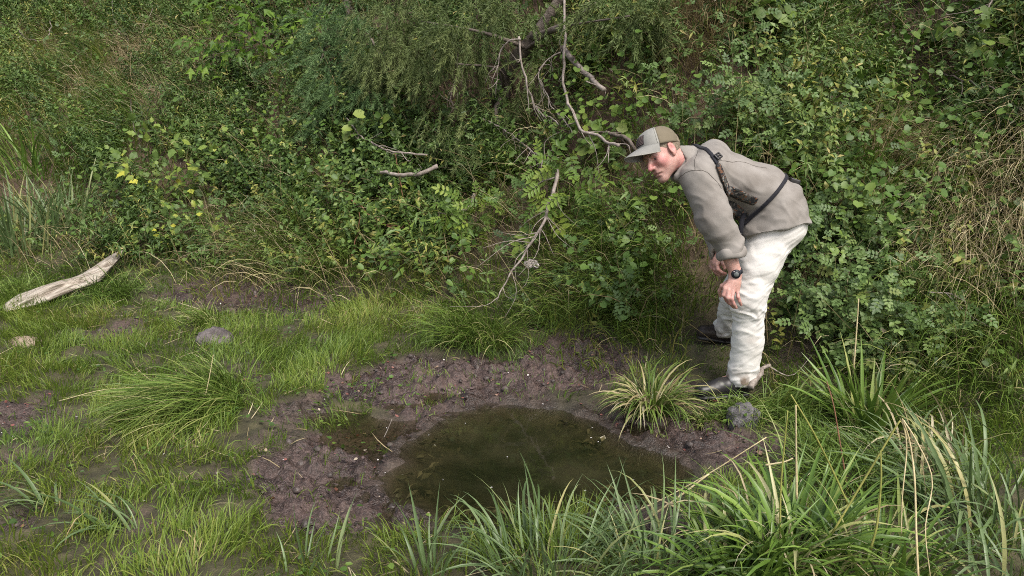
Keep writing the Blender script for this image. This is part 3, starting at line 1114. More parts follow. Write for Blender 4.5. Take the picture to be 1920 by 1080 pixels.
    f.add(p_seg(chest[3], J(1464, 426, 4.22), 0.138, 0.148, 0.2, 0.225), 0.04)
    f.add(p_seg(J(1458, 400, 4.13), J(1448, 436, 4.10), 0.105, 0.11), 0.04)
    f.add(p_ell(J(1440, 338, 4.22), (0.075, 0.13, 0.06)), 0.04)
    f.add(p_seg(J(1330, 312, 4.1), J(1338, 292, 4.33), 0.09, 0.082), 0.04)
    f.add(p_seg(J(1450, 395, 4.14), J(1416, 434, 4.12), 0.095, 0.07), 0.04)
    f.plane(J(1458, 432, 4.2), nrm(-UP + 0.21 * XR))
    f.add(p_seg(J(1312, 334, 4.04), J(1340, 408, 3.99), 0.098, 0.082, 0.092, 0.080), 0.045)
    f.add(p_seg(J(1340, 408, 3.99), J(1367, 466, 3.985), 0.082, 0.066, 0.080, 0.062), 0.03)
    f.add(p_seg(J(1352, 430, 3.985), J(1375, 455, 4.0), 0.062, 0.045), 0.03)
    f.add(p_seg(sh_f, el_f, 0.10, 0.088), 0.045)
    f.add(p_seg(el_f, J(1350, 462, 4.30), 0.088, 0.062), 0.03)
    # collar stands round the neck
    f.add(p_seg(J(1296, 303, 4.21), J(1279, 301, 4.17), 0.082, 0.078), 0.02)
    f.add(p_seg(J(1278, 318, 4.09), J(1272, 330, 4.07), 0.03, 0.022), 0.02)
    nk0, nk1 = hd(0.0, 0, -0.04), nb
    f.cut(p_seg(hd(0.02, 0, -0.06), J(1284, 301, 4.19), 0.074, 0.066), 0.008)
    # cuffs end the sleeves
    def sleeve_end(c, d):
        fn = p_ell(c + nrm(d) * 0.09, (0.09,) * 3)
        f.cut(fn, 0.005)
    sleeve_end(J(1369, 474, 3.985), J(1376, 500, 3.985) - J(1362, 452, 3.985))
    sleeve_end(J(1351, 470, 4.285), J(1355, 490, 4.26) - J(1346, 440, 4.38))
    shirt = f
    V, F = f.surface()
    Nn = vnormals(V, F)
    tx = nrm(chest[3] - chest[0])
    back = sstep(-0.1, 0.25, (V - chest[1]) @ tx)
    sleeve = np.exp(-((V[:, 1] - 3.985 + base[1]) / 0.07) ** 2) * (1 - sstep(chest[1][0] - 0.02, chest[1][0] + 0.12, V[:, 0]))
    wb = 0.35 + 0.65 * sstep(0.1, 0.4, (V - chest[1]) @ tx)
    V = folds(V, Nn, nrm(tx * 0.9 - 0.5 * UP), 9, 2.6, 0.012, (1 - sleeve) * wb, 61, 0.08)
    Nn = vnormals(V, F)
    arm = nrm(wr_n - sh_n)
    V = folds(V, Nn, nrm(arm + 0.5 * XR), 9, 3.2, 0.011, sleeve * (0.25 + 0.9 * sstep(el_n[2] + 0.12, el_n[2] - 0.12, V[:, 2])), 67, 0.04)
    Nn = vnormals(V, F)
    V = folds(V, Nn, nrm(XR * 0.7 + UP), 20, 7, 0.005, 0.6 * np.ones(len(V)), 71, 0.05)
    V = relax(V, F, 1, 0.4)
    solid_obj("shirt", V, F, M_shirt, root)

    # rolled cuffs
    def roll(c, d, R, r, squash, tag_):
        d = nrm(d)
        a = nrm(np.cross(d, [0, 1, 0.2]))
        b = np.cross(d, a)
        th = np.linspace(0, 2 * math.pi, 41)[:-1]
        ph = np.linspace(0, 2 * math.pi, 13)[:-1]
        Rr = R * (1 + 0.05 * np.sin(3 * th + 1) + 0.04 * np.sin(7 * th))
        rr = r * (1 + 0.10 * np.sin(3 * th + 2))
        P = c + (Rr[:, None] + rr[:, None] * 0.45 * np.cos(ph))[..., None] * (np.cos(th)[:, None, None] * a + np.sin(th)[:, None, None] * b * squash) \
            + (rr[:, None] * np.sin(ph) + 0.012 * np.sin(2 * th + 0.6)[:, None])[..., None] * d
        i, j = np.meshgrid(np.arange(40), np.arange(12), indexing='ij')
        Fq = np.stack([i * 12 + j, ((i + 1) % 40) * 12 + j, ((i + 1) % 40) * 12 + (j + 1) % 12, i * 12 + (j + 1) % 12], -1).reshape(-1, 4)
        Vv = P.reshape(-1, 3)
        Vv = folds(Vv, vnormals(Vv, Fq), d, 30, 14, 0.0025, np.ones(len(Vv)), 77)
        solid_obj("rolled_cuff", Vv, Fq, M_shirt, root)
    def collar_band(c, d, R, sq, ra, rx):
        d = nrm(d)
        a = nrm(np.cross(d, [0, 1, 0.0]))
        b = np.cross(d, a)
        th = np.linspace(0, 2 * math.pi, 49)[:-1]
        ph = np.linspace(0, 2 * math.pi, 13)[:-1]
        Rr = R * (1 + 0.03 * np.sin(3 * th + 1) + 0.02 * np.sin(7 * th))
        P = c + (Rr[:, None] + ra * np.cos(ph) - 0.25 * rx * np.sin(ph))[..., None] * (np.cos(th)[:, None, None] * a + sq * np.sin(th)[:, None, None] * b) + (rx * np.sin(ph) + 0.008 * np.sin(2 * th)[:, None])[..., None] * d
        i, j = np.meshgrid(np.arange(48), np.arange(12), indexing='ij')
        Fq = np.stack([i * 12 + j, ((i + 1) % 48) * 12 + j, ((i + 1) % 48) * 12 + (j + 1) % 12, i * 12 + (j + 1) % 12], -1).reshape(-1, 4)
        Vv = P.reshape(-1, 3)
        solid_obj("collar", folds(Vv, vnormals(Vv, Fq), d, 14, 14, 0.003, np.ones(len(Vv)), 79), Fq, M_shirt, root)
    collar_band(J(1274, 307, 4.175), -0.96 * XR + 0.17 * UP + 0.2 * TC, 0.088, 0.84, 0.006, 0.026)
    roll(J(1369, 473, 3.985), J(1377, 500, 3.985) - J(1361, 446, 3.985), 0.062, 0.027, 0.92, 0)
    roll(J(1351, 469, 4.285), J(1355, 490, 4.26) - J(1346, 440, 4.38), 0.056, 0.024, 0.92, 1)

    # ---- straps lie on the shirt
    def band(name, mat, off, prims_keep, planes):
        g = shirt.copy()
        g.d = g.d - off
        X = g.pts(tuple(slice(0, i) for i in g.n))
        for p, n in planes:
            g.d = np.maximum(g.d, (X - np.asarray(p, np.float32)) @ nrm(n).astype(np.float32))
        for fn, lo, hi in prims_keep:
            g.d = np.maximum(g.d, fn(X))
        BV, BF = g.surface()
        return solid_obj(name, BV, BF, mat, hb)
    hb = link("chest_harness", None, root)
    # waist belt: slab from (1466,325) to (1388,406)
    a, b = J(1466, 324, 4.05), J(1390, 404, 4.05)
    nbelt = nrm(np.cross(b - a, TC))
    mid = J(1438, 378, 4.05)
    band("waist_strap", M_strap, 0.012, [], [(mid + nbelt * 0.0095, nbelt), (mid - nbelt * 0.0095, -nbelt), (J(1391, 404, 4.05), -XR)])
    # shoulder strap, black webbing above and patterned below
    a, b = J(1332, 280, 4.0), J(1366, 360, 4.0)
    ns = nrm(np.cross(b - a, TC))
    mid = J(1349, 318, 4.0)
    lim = p_box(J(1350, 315, 4.08), (0.14, 0.17, 0.155), np.stack([XR, [0, 1, 0], [0, 0, 1]]))
    band("shoulder_strap", M_strap, 0.010, [lim], [(mid + ns * 0.011, ns), (mid - ns * 0.011, -ns), (J(1350, 304, 4.0), nrm(b - a))])
    band("padded_strap", M_camo, 0.013, [lim], [(mid + ns * 0.015, ns), (mid - ns * 0.015, -ns), (J(1350, 305, 4.0), -nrm(b - a)), (J(1368, 366, 4.0), nrm(b - a))])
    wing = p_box(J(1385, 366, 4.05), (0.092, 0.2, 0.019), np.stack([nrm(J(1418, 381, 4) - J(1352, 352, 4)), [0, 1, 0], nrm(np.cross(J(1418, 381, 4) - J(1352, 352, 4), TC))]), 0.008)
    band("side_panel", M_camo, 0.012, [wing], [(J(1372, 350, 4.05), nrm(UP - 0.15 * XR))])
    # pouch hanging under the chest
    pf = Field(J(1378, 395, 4.2) - 0.22, J(1378, 395, 4.2) + 0.22, 0.006)
    ax3 = np.stack([tx, [0, 1, 0], np.cross(tx, [0, 1, 0])])
    pf.add(p_box(J(1373, 385, 4.2), (0.085, 0.10, 0.045), ax3, 0.025), 0)
    pf.add(p_box(J(1386, 398, 4.2), (0.045, 0.075, 0.042), ax3, 0.02), 0.01)
    PV, PF = pf.surface()
    solid_obj("pouch", PV, PF, M_camo, hb)
    sp = curve_pts([J(1396, 400, 4.10), J(1391, 415, 4.09), J(1389, 432, 4.09), J(1386, 447, 4.10)], 12)
    th = np.linspace(0, 1, 12)
    w_ = 0.012
    SV = np.concatenate([sp + XR * w_ + TC * 0.004, sp - XR * w_ + TC * 0.004, sp - XR * w_ - TC * 0.004, sp + XR * w_ - TC * 0.004])
    i = np.arange(11)
    SF = np.concatenate([np.stack([k * 12 + i, k * 12 + i + 1, ((k + 1) % 4) * 12 + i + 1, ((k + 1) % 4) * 12 + i], -1) for k in range(4)])
    solid_obj("hanging_strap", SV, SF, M_strap, hb)
    cl = Field(J(1385, 445, 4.1) - 0.06, J(1385, 445, 4.1) + 0.06, 0.004)
    cl.add(p_box(J(1385, 444, 4.1), (0.018, 0.012, 0.026), np.stack([XR, [0, 1, 0], [0, 0, 1]]), 0.006), 0)
    CV, CF_ = cl.surface()
    solid_obj("strap_clip", CV, CF_, M_rub, hb)
    # the buckle sits where the strap crosses the shoulder, on the cloth there
    pu, pv_, pz = project(V + base)
    near = np.hypot(pu - 1347, pv_ - 291) < 5
    ii = np.where(near, pz, 99).argmin()
    nloc = nrm(Nn[ii])
    bpos = V[ii] + nloc * 0.012
    al = nrm((b - a) - nloc * ((b - a) @ nloc))
    bkax = np.stack([al, np.cross(nloc, al), nloc])
    bkf = Field(bpos - 0.045, bpos + 0.045, 0.0025)
    bkf.add(p_box(bpos, (0.017, 0.020, 0.005), bkax, 0.003), 0)
    bkf.cut(p_box(bpos + al * 0.006, (0.004, 0.013, 0.02), bkax, 0.002), 0.001)
    bkf.cut(p_box(bpos - al * 0.007, (0.003, 0.013, 0.02), bkax, 0.002), 0.001)
    CV, CF_ = bkf.surface()
    solid_obj("buckle", CV, CF_, M_rub, hb)
    # black holder on the back of the belt
    ii = np.argmin(((V - J(1489, 336, 4.22)) ** 2).sum(1))
    c = V[ii] + Nn[ii] * 0.006
    hol = Field(c - 0.08, c + 0.08, 0.004)
    hol.add(p_box(c, (0.028, 0.03, 0.014), np.stack([nrm(np.cross([0, 1, 0], Nn[ii])), [0, 1, 0], Nn[ii]]), 0.006), 0)
    CV, CF_ = hol.surface()
    solid_obj("belt_clip", CV, CF_, M_rub, hb)

    # ---- stitched seams run along the cloth
    M_seam = cloth_mat("seam_thread", (0.10, 0.088, 0.078), (0.13, 0.115, 0.10))
    pu, pv_, pz = project(V + base)

    def on_cloth(px, py):
        near = np.hypot(pu - px, pv_ - py) < 4
        return V[np.where(near, pz, 99).argmin()]
    for pts_ in ([(1270, 338), (1280, 324), (1296, 317), (1316, 316), (1332, 324), (1346, 338), (1356, 352)], [(1306, 280), (1301, 296), (1302, 316)],
                 [(1340, 300), (1368, 300), (1400, 302), (1440, 312)]):
        ctrl = [on_cloth(*p) for p in pts_]
        cp_ = curve_pts(ctrl, 40)
        cp_ = np.array([V[((V - c) ** 2).sum(1).argmin()] for c in cp_])
        cp_[1:-1] = (cp_[:-2] + 2 * cp_[1:-1] + cp_[2:]) / 4
        link("seam", tubes([cp_], [0.0018], 5).mesh("seam", M_seam, True), root)

    # ---- cap
    cap = link("cap", None, root)
    M_grey = cloth_mat("cap_grey_cloth", (0.20, 0.198, 0.184), (0.27, 0.265, 0.245))
    M_olive = cloth_mat("cap_olive_mesh", (0.135, 0.112, 0.075), (0.18, 0.152, 0.108))
    M_trim = cloth_mat("cap_trim", (0.27, 0.26, 0.225), (0.34, 0.33, 0.295))
    CAx = np.stack([nrm(Fv + 0.28 * Uv), Lv, nrm(Uv - 0.28 * Fv)])
    CO = hd(-0.002, 0, 0.036)

    def cp(p):
        return CO + np.asarray(p) @ CAx
    nph, nth = 96, 22
    ph = np.linspace(0, 2 * math.pi, nph, endpoint=False)
    th = np.linspace(0, 1, nth)
    PH, TH = np.meshgrid(ph, th, indexing='ij')
    lam = TH * (math.pi / 2)                                   # 0 at the rim, 90 degrees on top
    cosl = np.cos(lam) ** 0.72
    sinl = np.sin(lam) ** 0.9
    rx = np.where(np.cos(PH) > 0, 0.122, 0.106)
    seam = 1 - 0.012 * np.exp(-(np.abs(((PH + math.pi / 6) % (math.pi / 3)) - math.pi / 6) / 0.03) ** 2)
    dome = np.stack([rx * np.cos(PH) * cosl, 0.089 * np.sin(PH) * cosl, 0.103 * sinl - 0.004 + 0.004 * np.cos(PH) * (1 - TH)], -1) * seam[..., None]
    dome[..., 0] += 0.012 * TH * 0
    i, j = np.meshgrid(np.arange(nph), np.arange(nth - 1), indexing='ij')
    Fq = np.stack([i * nth + j, ((i + 1) % nph) * nth + j, ((i + 1) % nph) * nth + j + 1, i * nth + j + 1], -1).reshape(-1, 4)
    pf_ = np.abs((PH[:, :-1].ravel() + math.pi) % (2 * math.pi) - math.pi)
    front = pf_ < 1.05
    Vd = cp(dome.reshape(-1, 3))
    Nd = vnormals(Vd, Fq)
    Vd = Vd + Nd * (0.004 * (noise3(Vd * 28, 91) - 0.5) + 0.002 * (noise3(Vd * 70, 92) - 0.5))[:, None]
    def shell(name, sel, mat):
        o = solid_obj(name, Vd, Fq[sel], mat, cap)
        md = o.modifiers.new("thick", 'SOLIDIFY')
        md.thickness, md.offset = 0.0025, -1
        return o
    shell("front_panel", front, M_grey)
    shell("mesh_back", ~front, M_olive)
    # seam piping between the two, and the button
    for s in (1, -1):
        k = int(round((1.05 * s) / (2 * math.pi) * nph)) % nph
        link("piping", tubes([Vd.reshape(nph, nth, 3)[k] + Nd.reshape(nph, nth, 3)[k] * 0.0012], [0.0022], 5).mesh("piping", M_trim, True), cap)
    bt = Field(cp((0, 0, 0.1)) - 0.02, cp((0, 0, 0.1)) + 0.02, 0.002)
    bt.add(p_ell(cp((0, 0, 0.099)), (0.009, 0.009, 0.004), CAx), 0)
    CV, CF_ = bt.surface()
    solid_obj("button", CV, CF_, M_olive, cap)
    # brim
    nu, nv = 41, 12
    uu, vv = np.meshgrid(np.linspace(-1, 1, nu), np.linspace(0, 1, nv), indexing='ij')
    a_ = uu * 1.08
    root_ = np.stack([0.120 * np.cos(a_), 0.0885 * np.sin(a_), np.full_like(a_, 0.004)], -1)
    ext = 0.092 * (1 - np.abs(uu) ** 3.2) + 0.004
    tip = root_ + np.stack([ext, 0 * ext, -0.046 * (1 - 0.5 * uu * uu)], -1)
    br = root_ * (1 - vv[..., None]) + tip * vv[..., None]
    br[..., 2] += 0.012 * np.sin(vv * math.pi * 0.5) - 0.050 * (br[..., 1] / 0.0885) ** 2 * (0.25 + 0.75 * vv) + 0.006
    Vb = cp(br.reshape(-1, 3))
    i, j = np.meshgrid(np.arange(nu - 1), np.arange(nv - 1), indexing='ij')
    Fb = np.stack([i * nv + j, i * nv + j + 1, (i + 1) * nv + j + 1, (i + 1) * nv + j], -1).reshape(-1, 4)
    o = solid_obj("brim", Vb, Fb, M_grey, cap)
    md = o.modifiers.new("thick", 'SOLIDIFY')
    md.thickness, md.offset = 0.004, 0
    rim_ = Vb.reshape(nu, nv, 3)
    edge = rim_[:, -1]
    link("brim_edge", tubes([edge], [0.0028], 6).mesh("brim_edge", M_trim, True), cap)
    # flag patch: dark field, lighter stripes
    M_pd = cloth_mat("patch_dark", (0.022, 0.018, 0.02), (0.04, 0.033, 0.036))
    M_ps = cloth_mat("patch_stripe", (0.12, 0.085, 0.08), (0.16, 0.115, 0.105))
    def on_dome(phi, t, off):
        l_ = t * math.pi / 2
        return cp(np.array([0.122 * math.cos(phi) * math.cos(l_) ** 0.72, 0.089 * math.sin(phi) * math.cos(l_) ** 0.72, 0.103 * math.sin(l_) ** 0.9 - 0.003]) * (1 + off))
    def strip(p0, p1, t0, t1, off, n=8, m=6):
        g = np.array([[on_dome(p0 + (p1 - p0) * a / (n - 1), t0 + (t1 - t0) * b / (m - 1), off) for b in range(m)] for a in range(n)]).reshape(-1, 3)
        i, j = np.meshgrid(np.arange(n - 1), np.arange(m - 1), indexing='ij')
        return g, np.stack([i * m + j, (i + 1) * m + j, (i + 1) * m + j + 1, i * m + j + 1], -1).reshape(-1, 4)
    pv, pq = strip(-0.40, 0.40, 0.12, 0.44, 0.035)
    pobj = solid_obj("flag_patch", pv, pq, M_pd, cap)
    md = pobj.modifiers.new("thick", 'SOLIDIFY')
    md.thickness, md.offset = 0.004, -1
    for k in range(7):
        t0 = 0.135 + k * 0.043
        p0 = -0.37 if k < 3 else 0.0
        p1 = 0.37
        sv, sq = strip(p0, p1, t0, t0 + 0.021, 0.042)
        solid_obj("stripe", sv, sq, M_ps, pobj)

    # ---- watch on the near wrist
    watch = link("wrist_watch", None, root)
    M_wb = solid_mat("watch_black", (0.012, 0.013, 0.018), (0.02, 0.022, 0.03), 40, 0.4, 0.1)
    M_wf = solid_mat("watch_face", (0.10, 0.11, 0.11), (0.16, 0.17, 0.165), 60, 0.25, 0.0)
    M_wg = solid_mat("watch_glint", (0.4, 0.35, 0.36), (0.5, 0.45, 0.45), 60, 0.3, 0.0)
    wd = nrm(wr_n - el_n)
    wc = J(1379.5, 511, 3.99)
    a = nrm(np.cross(wd, TC))
    bq = np.cross(wd, a)
    th = np.linspace(0, 2 * math.pi, 37)[:-1]
    ring = []
    for (rr, hh) in ((0.0335, -0.011), (0.037, -0.010), (0.037, 0.010), (0.0335, 0.011)):
        ring.append(wc + rr * (np.cos(th)[:, None] * a + 0.82 * np.sin(th)[:, None] * bq) + hh * wd)
    RV = np.stack(ring, 1).reshape(-1, 3)
    i, j = np.meshgrid(np.arange(36), np.arange(4), indexing='ij')
    RF = np.stack([i * 4 + j, ((i + 1) % 36) * 4 + j, ((i + 1) % 36) * 4 + (j + 1) % 4, i * 4 + (j + 1) % 4], -1).reshape(-1, 4)
    solid_obj("watch_strap", RV, RF, M_wb, watch)
    wn_ = nrm(TC - 0.25 * XR + 0.15 * UP)
    wn_ = nrm(wn_ - wd * (wn_ @ wd))
    cc = wc + wn_ * 0.031 - XR * 0.004
    ea = nrm(np.cross(wn_, wd))
    def disc(name, r0, r1, z0, z1, mat, n=28, par=watch):
        t = np.linspace(0, 2 * math.pi, n, endpoint=False)
        c_, s_ = np.cos(t)[:, None], np.sin(t)[:, None]
        v = [cc + r0 * (c_ * ea + s_ * wd) + z0 * wn_, cc + r0 * (c_ * ea + s_ * wd) + (z0 + z1) / 2 * wn_, cc + r1 * (c_ * ea + s_ * wd) + z1 * wn_, cc + 0.02 * r1 * (c_ * ea + s_ * wd) + z1 * wn_]
        v = np.stack(v, 1).reshape(-1, 3)
        i, j = np.meshgrid(np.arange(n), np.arange(3), indexing='ij')
        return solid_obj(name, v, np.stack([i * 4 + j, ((i + 1) % n) * 4 + j, ((i + 1) % n) * 4 + j + 1, i * 4 + j + 1], -1).reshape(-1, 4), mat, par)
    disc("watch_case", 0.0235, 0.0205, -0.006, 0.008, M_wb)
    disc("watch_face", 0.0125, 0.012, 0.007, 0.0092, M_wf)
    kb = Field(cc - 0.04, cc + 0.04, 0.0015)
    kb.add(p_box(cc - wd * 0.0185 - ea * 0.006 + wn_ * 0.008, (0.003, 0.003, 0.0025), np.stack([ea, wd, wn_]), 0.001), 0)
    CV, CF_ = kb.surface()
    solid_obj("watch_button", CV, CF_, M_wg, watch)

    # ---- boots
    def boot(toe, heel, ank, up_, mat, wid):
        sh = link("boot", None, root)
        ax_ = nrm((heel - toe) * [1, 1, 0])
        sd = np.array([-ax_[1], ax_[0], 0])
        f = Field(np.minimum(toe, heel) - [0.09, 0.09, 0.06], np.maximum(np.maximum(toe, heel), ank) + [0.09, 0.09, 0.04], 0.005)
        L = np.linalg.norm((heel - toe)[:2])
        z0 = min(toe[2], heel[2])
        b0 = np.array([toe[0], toe[1], toe[2]])
        def bp(t, s, z):
            return toe + (heel - toe) * t + sd * s + np.array([0, 0, z])
        f.add(p_seg(bp(0.14, 0, 0.040), bp(0.45, 0, 0.050), 0.038, 0.046, wid * 0.92, wid * 0.92, sd), 0.02)
        f.add(p_seg(bp(0.45, 0, 0.05), bp(0.86, 0, 0.05), 0.046, 0.046, wid * 0.85, wid * 0.8, sd), 0.03)
        f.add(p_seg(bp(0.72, 0, 0.07), ank, 0.055, 0.05), 0.04)
        f.plane(bp(0, 0, 0.012), nrm(np.cross(heel - toe, sd)) * (1 if np.cross(heel - toe, sd)[2] < 0 else -1))
        V, F = f.surface()
        V = V + vnormals(V, F) * (0.004 * (noise3(V * 30, 95) - 0.5))[:, None]
        solid_obj("boot_upper", V, F, mat, sh)
        f = Field(np.minimum(toe, heel) - [0.09, 0.09, 0.06], np.maximum(toe, heel) + [0.09, 0.09, 0.06], 0.005)
        f.add(p_seg(bp(0.15, 0, 0.006), bp(0.5, 0, 0.006), 0.016, 0.016, wid, wid * 0.92, sd), 0.01)
        f.add(p_seg(bp(0.5, 0, 0.006), bp(0.88, 0, 0.006), 0.016, 0.02, wid * 0.92, wid * 0.88, sd), 0.01)
        f.add(p_ell(bp(0.15, 0, 0.006), (0.04, 0.046, 0.016)), 0.01)
        V, F = f.surface()
        solid_obj("sole", V, F, M_rub, sh)
    boot(J(1300, 746, 4.10), J(1408, 738, 4.17), J(1393, 705, 4.15), 0, M_rub, 0.05)
    boot(J(1306, 632, 4.57), J(1391, 646, 4.63), J(1368, 612, 4.61), 0, M_boot, 0.05)
    return root


MAN = build_man()

# ------------------------------------------------------------------ leaves and blades (many at once)
def frames(d, up):
    """rows of unit axes: along d, sideways, and normal (near 'up')"""
    d = nrm(d)
    s = nrm(np.cross(up, d) + 1e-6)
    return d, s, np.cross(d, s)


def _tmpl(v, f):
    return np.array(v, float), [np.array(x, int) for x in f]


# templates: x along the leaf (0..1), y sideways, z out of the leaf
LANCE = _tmpl([(0, 0, 0), (0.4, 0.5, 0.10), (0.45, 0, 0), (0.4, -0.5, 0.10), (1, 0, -0.12)], [[(0, 2, 1), (0, 3, 2), (1, 2, 4), (2, 3, 4)]])
LANCE2 = _tmpl([(0, 0, 0), (0.42, 0.5, 0.1), (1, 0, -0.12), (0.42, -0.5, 0.1)], [[(0, 2, 1), (0, 3, 2)]])
OVAL = _tmpl([(0, 0, 0), (0.25, 0.42, 0.06), (0.7, 0.42, 0.04), (1, 0, -0.1), (0.7, -0.42, 0.04), (0.25, -0.42, 0.06), (0.5, 0, -0.04)],
             [[(0, 6, 1), (1, 6, 2), (2, 6, 3), (3, 6, 4), (4, 6, 5), (5, 6, 0)]])
ROUND = _tmpl([(0.08, 0, 0), (-0.05, 0.3, 0.05), (0.25, 0.53, 0.08), (0.7, 0.46, 0.03), (1, 0, -0.08), (0.7, -0.46, 0.03), (0.25, -0.53, 0.08), (-0.05, -0.3, 0.05), (0.45, 0, -0.05)],
              [[(8, i, (i + 1) % 8) for i in range(8)]])


def lobed(n, depth, spread=2.3):
    """palmate leaf with n lobes, each toothed once"""
    v = [(0.30, 0, -0.03), (0.0, 0, 0)]
    for k in range(n):
        a = -spread / 2 * 1.0 + spread * k / (n - 1)
        ln = 0.72 * (1 - 0.38 * abs(2 * k / (n - 1) - 1) ** 1.3)
        for da, rr in ((-0.22, 0.72), (-0.09, 0.84), (0, 1.0), (0.09, 0.84), (0.22, 0.72)):
            v.append((0.30 + ln * rr * math.cos((a + da * spread / 2.6) * 1.15), ln * rr * math.sin((a + da * spread / 2.6) * 1.15), 0.06 * math.sin(3 * (a + da)) - 0.12 * rr * rr + 0.05))
        if k < n - 1:
            am = a + spread / (n - 1) / 2
            v.append((0.30 + depth * 0.72 * math.cos(am * 1.15), depth * 0.72 * math.sin(am * 1.15), 0.02))
    m = len(v)
    f = [(0, i, i + 1) for i in range(1, m - 1)] + [(0, m - 1, 1)]
    return _tmpl(v, [f])


CURRANT = lobed(3, 0.62, 2.6)
MAPLE = lobed(3, 0.34, 1.9)


def leaves(P, D, U, L, W, tint, tmpl, mat=0):
    """one leaf per row"""
    d, s, n = frames(D, U)
    tv, tf = tmpl
    L, W = np.broadcast_to(L, (len(P),)), np.broadcast_to(W, (len(P),))
    V = P[:, None] + tv[None, :, 0, None] * L[:, None, None] * d[:, None] + tv[None, :, 1, None] * W[:, None, None] * s[:, None] + tv[None, :, 2, None] * L[:, None, None] * n[:, None]
    g = Geo()
    off = (np.arange(len(P)) * len(tv))[:, None, None]
    fs = tf[0]
    F = (off + fs[None]).reshape(-1, fs.shape[1])
    return g.add(V.reshape(-1, 3), F, np.repeat(tint, len(fs)), mat)


def blade_curve(P, az, L, lean, curl, n, up=None):
    """n+1 points along each arching blade: starts 'lean' from upright and bends by 'curl' over its length"""
    K = len(P)
    t = (np.arange(n) + 0.5) / n
    ang = lean[:, None] + curl[:, None] * t[None] ** 1.4
    step = (L / n)[:, None]
    h = np.stack([np.cos(az), np.sin(az), 0 * az], -1)
    X = np.concatenate([np.zeros((K, 1)), np.cumsum(np.sin(ang) * step, 1)], 1)
    Z = np.concatenate([np.zeros((K, 1)), np.cumsum(np.cos(ang) * step, 1)], 1)
    C = P[:, None] + X[..., None] * h[:, None] + Z[..., None] * np.array([0, 0, 1.0])
    return C, np.stack([-np.sin(az), np.cos(az), 0 * az], -1)


def blades(P, az, L, lean, curl, w, tint, n=3, twist=0.6, fold=0.0, mat=0):
    K = len(P)
    az, L, lean, curl, w, tint = [np.broadcast_to(np.asarray(x, float), (K,)) for x in (az, L, lean, curl, w, tint)]
    C, S = blade_curve(P, az, L, lean, curl, n)
    T = nrm(np.gradient(C, axis=1))
    S = S[:, None] + 0 * T
    Nn = np.cross(T, S)
    tw = twist * (RNG.random(K) - 0.5) * 2
    tw = tw[:, None] + (RNG.random(K) - 0.5)[:, None] * twist * np.linspace(0, 2, n + 1)
    S = np.cos(tw)[..., None] * S + np.sin(tw)[..., None] * Nn
    wp = np.interp(np.linspace(0, 1, n + 1), [0, 0.25, 0.6, 1], [0.7, 1.0, 0.85, 0.0])
    g = Geo()
    A = C[:, :n] - 0.5 * (w[:, None] * wp[None, :n])[..., None] * S[:, :n]
    B = C[:, :n] + 0.5 * (w[:, None] * wp[None, :n])[..., None] * S[:, :n]
    i = np.arange(n - 1)
    if fold:
        Nf = np.cross(T, S)
        M = C[:, :n] - fold * (w[:, None] * wp[None, :n])[..., None] * Nf[:, :n]
        V = np.concatenate([A, M, B, C[:, n:]], 1)
        q = np.concatenate([np.stack([i, n + i, n + i + 1, i + 1], -1), np.stack([n + i, 2 * n + i, 2 * n + i + 1, n + i + 1], -1)])
        tr = np.array([(n - 1, 2 * n - 1, 3 * n), (2 * n - 1, 3 * n - 1, 3 * n)])
    else:
        V = np.concatenate([A, B, C[:, n:]], 1)
        q = np.stack([i, n + i, n + i + 1, i + 1], -1)
        tr = np.array([(n - 1, 2 * n - 1, 2 * n)])
    off = (np.arange(K) * V.shape[1])[:, None, None]
    g.add(V.reshape(-1, 3), (off + q[None]).reshape(-1, 4), np.repeat(tint, len(q)), mat)
    g.f.append(((off + tr[None]).reshape(-1, 3), np.repeat(tint, len(tr)), np.full(K * len(tr), mat, np.int32)))
    return g


def U_(a, b, k):
    return RNG.uniform(a, b, k)


def surf(x, y):
    return full_h(x, y)[0]


# ------------------------------------------------------------------ foliage colours
M_GRASS = leaf_mat("fresh_grass", [(0.0, (0.058, 0.099, 0.019)), (0.4, (0.122, 0.197, 0.028)), (0.75, (0.206, 0.267, 0.041)), (0.9, (0.309, 0.301, 0.088)), (1.0, (0.464, 0.358, 0.190))], rand=0.0, trans=0.35)
M_BANKG = leaf_mat("bank_grass", [(0.0, (0.044, 0.082, 0.013)), (0.45, (0.104, 0.171, 0.024)), (0.75, (0.176, 0.230, 0.041)), (1.0, (0.351, 0.320, 0.095))], rand=0.0, trans=0.3)
M_STRAW = leaf_mat("straw", [(0.0, (0.240, 0.180, 0.092)), (0.5, (0.408, 0.330, 0.178)), (1.0, (0.624, 0.540, 0.345))], rand=0.0, trans=0.25, rough=0.6)
M_FORB = leaf_mat("forb_leaf", [(0.0, (0.034, 0.065, 0.014)), (0.4, (0.072, 0.130, 0.025)), (0.7, (0.123, 0.188, 0.043)), (0.86, (0.179, 0.240, 0.054)), (0.94, (0.283, 0.272, 0.064)), (1.0, (0.386, 0.325, 0.125))], rand=0.0)
M_ROSE = leaf_mat("rose_leaf", [(0.0, (0.041, 0.073, 0.021)), (0.5, (0.082, 0.143, 0.038)), (0.85, (0.142, 0.215, 0.060)), (1.0, (0.131, 0.148, 0.037))], rand=0.0)
M_ROUND = leaf_mat("round_leaf", [(0.0, (0.033, 0.068, 0.012)), (0.5, (0.077, 0.145, 0.023)), (0.9, (0.144, 0.209, 0.034)), (1.0, (0.124, 0.169, 0.030))], rand=0.0)
M_CURRANT = leaf_mat("lobed_leaf", [(0.0, (0.075, 0.125, 0.030)), (0.5, (0.131, 0.206, 0.042)), (0.85, (0.213, 0.281, 0.050)), (0.96, (0.350, 0.388, 0.054)), (1.0, (0.475, 0.450, 0.060))], rand=1.0, trans=0.25)
